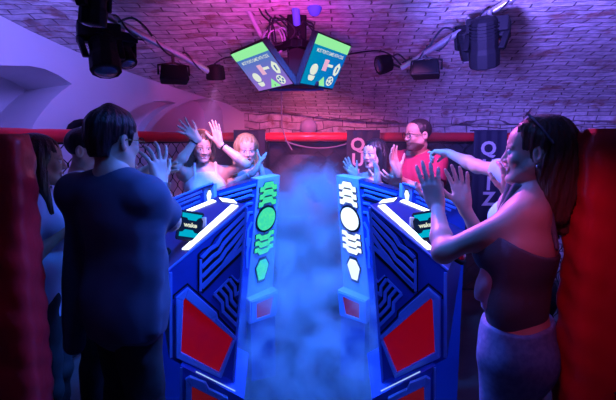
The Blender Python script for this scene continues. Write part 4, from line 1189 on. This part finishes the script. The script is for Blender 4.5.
        for sd in (1, -1):
            F = Field(); a = s.ank[sd]
            F.cap(V((a.x, a.y, .05*k))-s.f*.02*k, V((a.x, a.y, .04*k))+s.f*.15*k, .042*k, .036*k, .02, flat=(s.l, 1.1)); F.cap(a, a-V((0, 0, .04)), .046*k, .05*k, .03)
            F.cut((a.x, a.y, .0), (0, 0, -1)); F.cut(a+V((0, 0, .01)), (0, 0, 1), .12)
            F.build('shoe', shoe or SHOE, s.t, .007)
        return s
    def hair(s, m, style, h=.005, strand=.003, extra=None):
        F = Field(); P = s.hp; q = s.hs; R = s.hR; r = lambda *a: tuple(x*q for x in a)
        if style == 'short':
            F.ell(P(0, -.014, .050), r(.083, .103, .082), R, .01); F.cap(P(.01, .06, .105), P(0, -.02, .122), .02*q, .022*q, .03*q)
            F.cap(P(.022, -.070, .0), P(.018, -.062, -.062), .036*q, .027*q, .03*q); F.cap(P(-.022, -.070, .0), P(-.018, -.062, -.062), .036*q, .027*q, .03*q)
            for sx in (-1, 1): F.cap(P(sx*.074, .022, .03), P(sx*.074, .020, -.012), .010*q, .006*q, .01*q)
            F.ell(P(0, .105, -.035), r(.085, .078, .100), R, .012*q, 0, 's')
            for sx in (-1, 1): F.ell(P(sx*.088, .005, -.03), r(.022, .032, .045), R, .008*q, 0, 's')
            F.cut(P(0, 0, -.065), -R.col[2], .3)
        elif style == 'buzz':
            F.ell(P(0, -.014, .039), r(.079, .098, .084), R, .01); F.ell(P(0, .11, -.02), r(.085, .080, .098), R, .01*q, 0, 's')
            for sx in (-1, 1): F.ell(P(sx*.088, .005, -.03), r(.022, .035, .05), R, .008*q, 0, 's')
            F.cut(P(0, 0, -.055), -R.col[2], .3)
        elif style == 'swept':
            F.ell(P(0, -.022, .042), r(.086, .104, .090), R, .01); F.cap(P(0, -.07, .0), P(0, -.09, -.13), .062*q, .058*q, .04*q, flat=(R.col[0], 1.3))
            F.ell(P(0, .110, -.040), r(.095, .088, .112), R, .012*q, 0, 's')
            for sx in (-1, 1): F.ell(P(sx*.088, .000, -.020), r(.026, .034, .042), R, .008*q, 0, 's'); F.cap(P(sx*.060, .045, .085), P(sx*.078, -.02, .035), .014*q, .016*q, .015*q)
        else:
            F.ell(P(0, -.018, .042), r(.088, .106, .090), R, .01); F.cap(P(0, -.07, .0), P(0, -.085, -.13), .06*q, .055*q, .04*q, flat=(R.col[0], 1.3))
            for sx in (-1, 1): F.cap(P(sx*.070, -.01, .03), P(sx*.082, -.005, -.10), .028*q, .022*q, .03*q); 
            F.ell(P(0, .105, -.03), r(.062, .085, .104), R, .012*q, 0, 's')
        if extra: extra(F, P, q)
        F.build('hair', m, s.t, h, strands(strand, tuple(s.H))); return s
    def glasses(s, m, name='glasses'):
        P = s.hp; g = MB()
        for sx in (-1, 1):
            ring = [P(sx*.033+.024*math.cos(a)*1.05, .104-.004*abs(math.cos(a)), .001+.019*math.sin(a)) for a in [2*PI*i/20 for i in range(20)]]
            g.tube(ring, .0022, 6, True)
            g.tube([P(sx*.058, .101, .005), P(sx*.074, .06, .006), P(sx*.082, -.005, .006), P(sx*.083, -.03, -.012)], .0022, 6)
        g.tube([P(-.010, .106, .003), P(0, .110, .005), P(.010, .106, .003)], .002, 6)
        o = g.build(name, m, s.t, smooth=True); return s
    def band(s, sd, t, m, name, r, w=.02):
        E, W = s.E[sd], s.W[sd]; p = E.lerp(W, t); d = (W-E).normalized()
        R_ = V((0, 0, 1)).rotation_difference(d).to_matrix()
        MB().lathe(p, [(r*.96, -w/2), (r+.003, -w/2+.002), (r+.004, 0), (r+.003, w/2-.002), (r*.96, w/2)], 20, R_).build(name, m, s.t, smooth=True); return s
SHOE = mat('dark_shoe', (.02, .02, .025), .5); DENIM = mat('blue_denim', (.16, .24, .42), .75, noise=(60, (.11, .17, .33))); DARKJ = mat('dark_trousers', (.012, .013, .02), .8)
FRAMEG = mat('glasses_frame', (.01, .01, .012), .25); WATCH = mat('watch_strap', (.012, .012, .016), .4)
# ------------------------------------------------------------------ the nine players
NAVY = mat('navy_cotton', (.045, .052, .10), .85, bump=(120, .1, .002)); LBLUE = mat('light_blue_cotton', (.40, .52, .72), .8); OFFWH = mat('offwhite_cotton', (.72, .70, .72), .8)
GREYT = mat('grey_cotton', (.30, .30, .36), .85); REDT = mat('crimson_cotton', (.55, .02, .07), .8); TURQ = mat('turquoise_cotton', (.35, .72, .78), .8); GREYTOP = mat('grey_lace_top', (.10, .10, .12), .8, bump=(90, .4, .003))
LAV = mat('lavender_cotton', (.75, .66, .85), .8); PINKT = mat('mauve_cotton', (.42, .30, .45), .85)
# --- man in navy, back to the camera
p = Person('man in a navy t-shirt with his back to us, clapping at the left console', -.76, 1.80, 1.76, -42, False,
           head_at=at(113.5, 141, 1.80), face=(.50, .86, -.08))
p.S[1] = at(76, 192, 1.86); p.S[-1] = at(143, 195, 1.70)
p.bent(-1, at(170, 221, 1.88), at(160, 184, 1.98), (-.10, .12, 1), (-.75, .55, -.1), -1, curl=(.25, .3, .4, .35), spread=.34, tcurl=.1)
p.arm(1, at(138, 182, 2.12), (-.3, -.2, -.9), (.75, .35, .55), (.75, -.6, -.1), 1, curl=(.2, .2, .25, .3), spread=.2)
p.body(SKIN_B, .0045)
def folds(F, s):
    for (x0, y0, x1, y1, r) in ((152, 225, 132, 262, .013), (156, 248, 124, 292, .014), (158, 280, 118, 314, .014), (157, 310, 108, 326, .013), (155, 235, 154, 330, .013)):
        F.cap(at(x0, y0, 1.70), at(x1, y1, 1.66), r, r*.5, .03)
    F.ell(s.P-V((0, 0, .03)), (.20, .165, .20), Matrix((s.l, s.f, s.u)).transposed(), .06)
    F.cap(at(147, 215, 1.72), at(147, 340, 1.74), .045, .05, .06); F.cap(at(78, 205, 1.86), at(74, 345, 1.86), .05, .05, .08)
p.shirt(NAVY, hem=.86, sleeve=.80, grow=.02, loose=1.15, extra=folds, wrinkle=.006, seed=5)
p.trousers(DARKJ, 1.0); p.hair(HAIR_BK, 'short', .005, .0025); p.glasses(FRAMEG); p.band(-1, .86, WATCH, 'watch', .033, .03)
# --- man hidden behind him
p = Person('man with short dark hair half hidden behind the man in navy', -1.22, 2.45, 1.70, -70, False, head_at=at(86, 150, 2.42), face=(.95, .15, -.05))
p.S[1] += V((0, 0, .0))
p.arm(-1, at(128, 182, 2.35), (.2, -.2, -1), (.9, .0, .45), (0, .8, -.5), -1, curl=(.2, .2, .2, .2)).arm(1, at(120, 184, 2.6), (.2, .2, -1), (.9, .1, .5), (.1, -.9, 0), 1)
p.body(SKIN_A, .006); p.shirt(OFFWH, sleeve=.6, seed=8); p.trousers(DARKJ); p.hair(HAIR_BK, 'buzz', .006, .001)
# --- woman at the left edge
p = Person('woman in a light blue shirt in profile beside the left red post', -1.25, 2.05, 1.66, -75, True, head_at=at(40, 161, 2.02), face=(.86, .50, -.03))
p.arm(-1, at(62, 232, 1.98), (-.4, -.6, -.8)).arm(1, at(66, 235, 2.2), (-.4, .6, -.8))
p.body(SKIN_B, .005); p.shirt(LBLUE, hem=.86, sleeve=.9, grow=.022, loose=1.15, seed=9, name='shirt'); p.trousers(DARKJ)
p.hair(HAIR_DK, 'long', .006, .003, lambda F, P, q: (F.cap(P(0, -.08, -.08), P(0, -.10, -.26), .06*q, .05*q, .04, flat=(V((0, 1, 0)), 1.3)), F.cap(P(-.07, .0, -.06), P(-.085, .03, -.24), .024*q, .02*q, .03)))
# --- far left, arms up
p = Person('woman in an off-white sleeveless top with both arms raised above her head, far left', -.80, 3.50, 1.67, -165, True, head_at=at(202, 146, 3.46), face=(.42, -.86, -.28))
p.S[1] += V((0, 0, .02)); p.S[-1] += V((0, 0, .02))
p.arm(-1, at(197, 138, 3.22), (-.5, -.5, -.6), (-.72, -.1, .6), (.2, -1, .2), 1, curl=(.05, .05, .08, .1), spread=.3)
p.arm(1, at(219, 143, 3.36), (.9, -.2, -.5), (-.18, -.05, 1), (-.3, -.9, .1), -1, curl=(.08, .06, .08, .1), spread=.1)
p.body(SKIN_A, .005, 'smile'); p.tank(OFFWH, .9, 1.42); p.trousers(DENIM)
p.hair(HAIR_BR, 'long', .006, .004, lambda F, P, q: (F.cap(P(.075, -.03, -.05), P(.10, -.02, -.22), .035*q, .03*q, .04), F.cap(P(-.075, -.03, -.05), P(-.11, -.01, -.2), .04*q, .03*q, .04)))
p.band(1, .84, WATCH, 'bracelet', .026, .015); p.band(-1, .86, WATCH, 'bracelet', .026, .012)
# --- far left, blonde, clapping
p = Person('blonde woman in a grey t-shirt clapping in front of the plain navy banner', -.50, 3.62, 1.66, -200, True, head_at=at(246.5, 149, 3.56), face=(.26, -.93, -.22))
p.arm(-1, at(254, 172, 3.30), (-.7, -.3, -.8), (.55, .1, .95), (.8, .2, -.4), 1, curl=(.1, .1, .12, .15), spread=.05)
p.arm(1, at(261.5, 172, 3.33), (.25, -.1, -1), (-.12, .1, 1), (-.9, -.2, -.1), -1, curl=(.1, .1, .12, .15), spread=.05)
p.body(SKIN_A, .005, 'open'); p.shirt(GREYT, hem=.9, sleeve=.5, seed=11); p.trousers(DENIM)
p.hair(HAIR_BL, 'long', .006, .004, lambda F, P, q: (F.cap(P(.07, .0, -.06), P(.085, .035, -.20), .026*q, .02*q, .03), F.cap(P(-.072, .0, -.05), P(-.09, .035, -.20), .028*q, .022*q, .03)))
p.band(-1, .82, ALU, 'bracelet', .026, .012)
# --- far right, black hair
p = Person('woman with black hair and a mauve top in front of the banner with Q U', .52, 3.52, 1.60, 152, True, head_at=at(374, 154, 3.46), face=(-.72, -.66, -.05))
p.arm(-1, at(356, 177, 3.28), (-.6, -.2, -.9), (-.62, -.15, .8), (.4, -.8, .3), 1, curl=(.1, .1, .12, .15), spread=.18)
p.arm(1, at(378, 182, 3.28), (.8, -.2, -.8), (-.08, .0, 1), (-.85, -.3, .1), -1, curl=(.12, .12, .15, .2), spread=.12)
p.body(SKIN_A, .005, 'open'); p.shirt(PINKT, hem=.9, sleeve=.35, low_neck=.03, neck=.1, seed=12, name='top'); p.trousers(DARKJ)
p.hair(HAIR_BK, 'long', .006, .003, lambda F, P, q: (F.cap(P(.07, -.03, -.03), P(.10, -.03, -.26), .045*q, .035*q, .04), F.cap(P(0, -.09, -.03), P(.02, -.11, -.28), .06*q, .045*q, .05)))
# --- far right, man in red
p = Person('man in a crimson t-shirt with glasses and stubble, looking left', .86, 3.62, 1.80, 125, False, head_at=at(418, 135, 3.52), face=(-.93, -.34, -.04))
p.arm(-1, at(398, 173, 3.26), (-.3, -.1, -1), (-.34, .1, 1), (.55, -.7, .2), 1, curl=(.25, .25, .3, .35), spread=.1)
p.arm(1, at(404, 182, 3.35), (.9, -.5, -.7), (-.95, -.1, .15), (.2, .6, .6), -1, curl=(.4, .4, .45, .5))
p.body(SKIN_B, .005, 'smile', True); p.shirt(REDT, hem=.88, sleeve=.62, grow=.018, loose=1.1, seed=13); p.trousers(DARKJ); p.hair(HAIR_BK, 'buzz', .005, .001); p.glasses(FRAMEG)
# --- pointing person behind the near woman
p = Person('person in a turquoise t-shirt pointing left, mostly hidden behind the woman with sunglasses', 1.04, 2.12, 1.68, 88, True, head_at=at(527, 151, 2.12), face=(-.97, -.05, -.03))
p.S[-1] = at(517, 174, 2.08); p.S[1] = at(528, 186, 1.90)
p.arm(-1, at(448, 153, 2.58), (.3, .0, -1), (-.62, .78, .06), (-.1, -.2, -1), -1, curl=(.02, 1.1, 1.2, 1.25), spread=.02, tcurl=.8)
p.arm(1, at(510, 196, 1.86), (-.3, -.2, -1), (-.05, .0, 1), (-.1, .9, .1), 1, curl=(.5, .55, .6, .6), spread=.05)
p.body(SKIN_A, .0045); p.shirt(TURQ, hem=.88, sleeve=.5, grow=.014, seed=14); p.trousers(DARKJ); p.hair(HAIR_DK, 'long', .006)
# --- near right woman
p = Person('woman in profile with sunglasses on her long hair and jeans, clapping at the right console', .71, 1.46, 1.70, 60, True, head_at=at(536, 152, 1.46), face=(-.89, .45, .0))
p.S[1] = at(528, 214, 1.40); p.S[-1] = at(515, 205, 1.68)
p.arm(1, at(437, 206, 1.66), (-.45, -.6, -.55), (-.30, .05, 1), (.55, .8, .1), 1, curl=(.12, .12, .15, .2), spread=.12)
p.arm(-1, at(464, 206, 1.82), (.35, .1, -.8), (-.22, .02, 1), (-.6, -.8, 0), -1, curl=(.12, .1, .12, .15), spread=.16)
p.body(SKIN_A, .0042, 'smile', hs=.95)
p.tank(GREYTOP, .97, 1.34, seed=15)
p.trousers(DENIM, 1.05, .006, name='jeans', seed=16)
p.hair(HAIR_BR, 'swept', .0045, .003, lambda F, P, q: (F.cap(P(0, -.08, -.04), P(-.01, -.105, -.25), .055*q, .04*q, .05, flat=(V((.2, .9, 0)), 1.25)), F.cap(P(.050, -.03, -.04), P(.052, -.08, -.21), .034*q, .024*q, .04), F.cap(P(-.06, -.04, -.04), P(-.07, -.10, -.24), .04*q, .03*q, .04)))
P = p.hp; g = MB()          # sunglasses pushed up on the hair
for sx in (-1, 1):
    g.prism([P(sx*.036+.027*math.cos(a), .035-.012*math.sin(a), .135+.016*math.sin(a)-.004) for a in [2*PI*i/16 for i in range(16)]], (P(0, -.006, .01)-P(0, 0, 0))*.4)
    g.tube([P(sx*.062, .030, .128), P(sx*.084, -.01, .085), P(sx*.092, -.05, .03)], .0032, 6)
g.tube([P(-.012, .037, .134), P(.012, .037, .134)], .003, 6)
g.build('sunglasses', mat('sunglasses_plastic', (.25, .25, .30), .2), p.t, smooth=True)
ER = MB(); ER.lathe(P(.086, -.008, -.045), [(.004, -.004), (.006, 0), (.004, .004)], 12); ER.build('earring', ALU, p.t, smooth=True)
F = Field()                  # shirt knotted round her waist
for (x0, y0, x1, y1, Y0, r0, r1) in ((491, 268, 486, 305, 1.42, .024, .016), (488, 264, 479, 297, 1.42, .016, .014), (489, 258, 489, 268, 1.42, .022, .02), (493, 262, 508, 276, 1.40, .014, .012), (492, 256, 504, 248, 1.42, .014, .012)):
    F.cap(at(x0, y0, Y0), at(x1, y1, Y0), r0, r1, .012)
F.build('knotted_shirt', LAV, p.t, .005, wr(.004, (40, 40, 12), 21))
for n_ in bpy.data.objects:
    pass
# ================================================================== light
def lamp(kind, loc, col, power, target=None, size=.1, spot=60, blend=.6, name='stage_or_added_lamp'):  # some of these are added spots where no fixture hangs
    l = bpy.data.lights.new(name, kind); l.color = col; l.energy = power
    if kind == 'SPOT': l.spot_size = math.radians(spot); l.spot_blend = blend; l.shadow_soft_size = size
    elif kind == 'AREA': l.shape = 'DISK'; l.size = size
    else: l.shadow_soft_size = size
    o = bpy.data.objects.new(name, l); C.objects.link(o); o.location = loc
    if target is not None: o.rotation_euler = (V(target)-V(loc)).to_track_quat('-Z', 'Y').to_euler()
    return o
w = bpy.data.worlds.new('world'); bpy.context.scene.world = w; w.use_nodes = True
w.node_tree.nodes['Background'].inputs[0].default_value = (.01, .005, .04, 1); w.node_tree.nodes['Background'].inputs[1].default_value = .3
BLU = (.03, .16, 1); VIO = (.38, .12, 1); PNK = (1, .12, .55); PUR = (.6, .12, 1)
# blue washes over the aisle: added spots set apart from the heads
lamp('SPOT', (0, 2.6, 2.45), (.03, .19, 1), 700, (0, 2.9, .5), .15, 120, .8)
lamp('SPOT', (-.3, 1.3, 2.4), BLU, 55, (-.45, 2.1, .9), .12, 70, .8)
lamp('SPOT', (.3, 1.3, 2.4), BLU, 55, (.45, 2.1, .9), .12, 70, .8)
# colour on the vault
lamp('SPOT', (-.15, 1.95, 2.0), (.9, .07, .46), 110, (-.5, 3.9, 2.6), .1, 62, .9)
lamp('SPOT', (.0, 2.0, 2.0), (.62, .05, .9), 62, (.1, 4.2, 2.5), .1, 70, .9)
lamp('SPOT', (.5, 1.8, 1.9), (.20, .14, 1), 600, (2.2, 3.5, 2.35), .1, 84, .9)
# plaster wall
lamp('SPOT', (-1.45, 2.5, 2.38), (.20, .16, 1), 62, (-2.2, 3.4, 2.2), .1, 125, .9)
# pink spots on the two women at the far left
lamp('SPOT', PARC+V((0, .02, -.08)), (1, .32, .95), 130, at(203, 155, 3.7), .04, 38, .6)
lamp('SPOT', at(205, 30, 2.6), (1, .34, .85), 150, at(230, 155, 3.6), .05, 28, .6)
# the right-hand pair; an added mid-air spot reddens the far rail
lamp('SPOT', at(420, 20, 2.6), (.85, .20, .85), 150, at(400, 150, 3.5), .05, 42, .7)
lamp('SPOT', (0, 3.74, 2.12), (1, .16, .32), 70, (0, 4.6, 1.28), .05, 100, .5)
# foreground: spots added to colour the near players and red posts
lamp('SPOT', (.2, 2.5, 2.3), (.75, .13, .95), 130, (.78, 1.75, 1.42), .08, 74, .7)
lamp('SPOT', (.1, 2.4, 2.2), (.10, .16, 1), 35, (-.65, 1.7, 1.2), .08, 50, .7)
lamp('SPOT', (.3, 1.85, 2.1), (.04, .17, 1), 150, (-.66, 1.75, 1.15), .06, 42, .7)
lamp('SPOT', (-.25, 2.15, 2.2), (.10, .16, 1), 90, (.62, 1.5, 1.05), .06, 46, .7)
lamp('SPOT', (.35, .75, 1.95), (1, .09, .42), 11, (.86, 1.30, 1.2), .04, 38, .9)
lamp('SPOT', (-.2, 1.42, 1.95), (.5, .06, 1), 3.5, (-.95, 1.5, 1.0), .05, 34, .9)
# thin haze that shows the beams at the far end
hz = bpy.data.materials.new('air_haze'); hz.use_nodes = True; hz.node_tree.nodes.clear()
ho = hz.node_tree.nodes.new('ShaderNodeOutputMaterial'); hv = hz.node_tree.nodes.new('ShaderNodeVolumeScatter'); hv.inputs['Density'].default_value = .04; hv.inputs['Color'].default_value = (.9, .9, 1, 1)
hz.node_tree.links.new(hv.outputs[0], ho.inputs['Volume'])
tag(MB().box((.05, 3.7, 1.25), (2.3, 1.3, 1.9)).build('stage_haze', hz), 'thin purple haze hanging in the air over the far end of the arena', 'haze', kind='stuff')
# smoke in the aisle
def smoke(name, lo, hi, dens, label, scale=3.3):
    m = bpy.data.materials.new(name); m.use_nodes = True; nt = m.node_tree; nt.nodes.clear(); L = nt.links.new
    o = nt.nodes.new('ShaderNodeOutputMaterial'); v = nt.nodes.new('ShaderNodeVolumePrincipled')
    v.inputs['Color'].default_value = (.9, .93, 1, 1); v.inputs['Anisotropy'].default_value = .2
    tc = nt.nodes.new('ShaderNodeTexCoord'); n = nt.nodes.new('ShaderNodeTexNoise'); n.inputs['Scale'].default_value = scale; n.inputs['Detail'].default_value = 5; n.inputs['Distortion'].default_value = .6
    L(tc.outputs['Object'], n.inputs['Vector'])
    r = nt.nodes.new('ShaderNodeMapRange'); r.inputs['From Min'].default_value = .475; r.inputs['From Max'].default_value = .62; r.inputs['To Max'].default_value = dens
    L(n.outputs['Fac'], r.inputs['Value'])
    # fade towards the border of the cloud
    gx = nt.nodes.new('ShaderNodeVectorMath'); gx.operation = 'SUBTRACT'; gx.inputs[1].default_value = (.5, .5, .5); L(tc.outputs['Generated'], gx.inputs[0])
    ln = nt.nodes.new('ShaderNodeVectorMath'); ln.operation = 'LENGTH'; L(gx.outputs[0], ln.inputs[0])
    f = nt.nodes.new('ShaderNodeMapRange'); f.inputs['From Min'].default_value = .56; f.inputs['From Max'].default_value = .25; L(ln.outputs['Value'], f.inputs['Value'])
    mu = nt.nodes.new('ShaderNodeMath'); mu.operation = 'MULTIPLY'; L(r.outputs[0], mu.inputs[0]); L(f.outputs[0], mu.inputs[1])
    L(mu.outputs[0], v.inputs['Density']); L(v.outputs[0], o.inputs['Volume'])
    lo, hi = V(lo), V(hi); ob = MB().box((lo+hi)/2, tuple(hi-lo)).build(name, m)
    # origin at the cloud so that its noise is its own
    tag(ob, label, 'smoke', kind='stuff')
smoke('stage_smoke', (-.42, 2.85, -.05), (.42, 4.35, 1.50), 19, 'blue-lit stage smoke billowing up between the two lamp pylons')
smoke('stage_smoke', (-.50, 1.95, -.3), (.50, 3.3, 1.05), 4, 'thin low stage smoke on the aisle floor between the near consoles', 4)
sc = bpy.context.scene
sc.view_settings.view_transform = 'Standard'; sc.view_settings.look = 'None'; sc.view_settings.exposure = 0; sc.view_settings.gamma = 1; sc.view_settings.use_curve_mapping = False
sc.cycles.use_denoising = True
sc.cycles.volume_step_rate = 2; sc.cycles.volume_max_steps = 256; sc.cycles.max_bounces = 8; sc.cycles.volume_bounces = 1
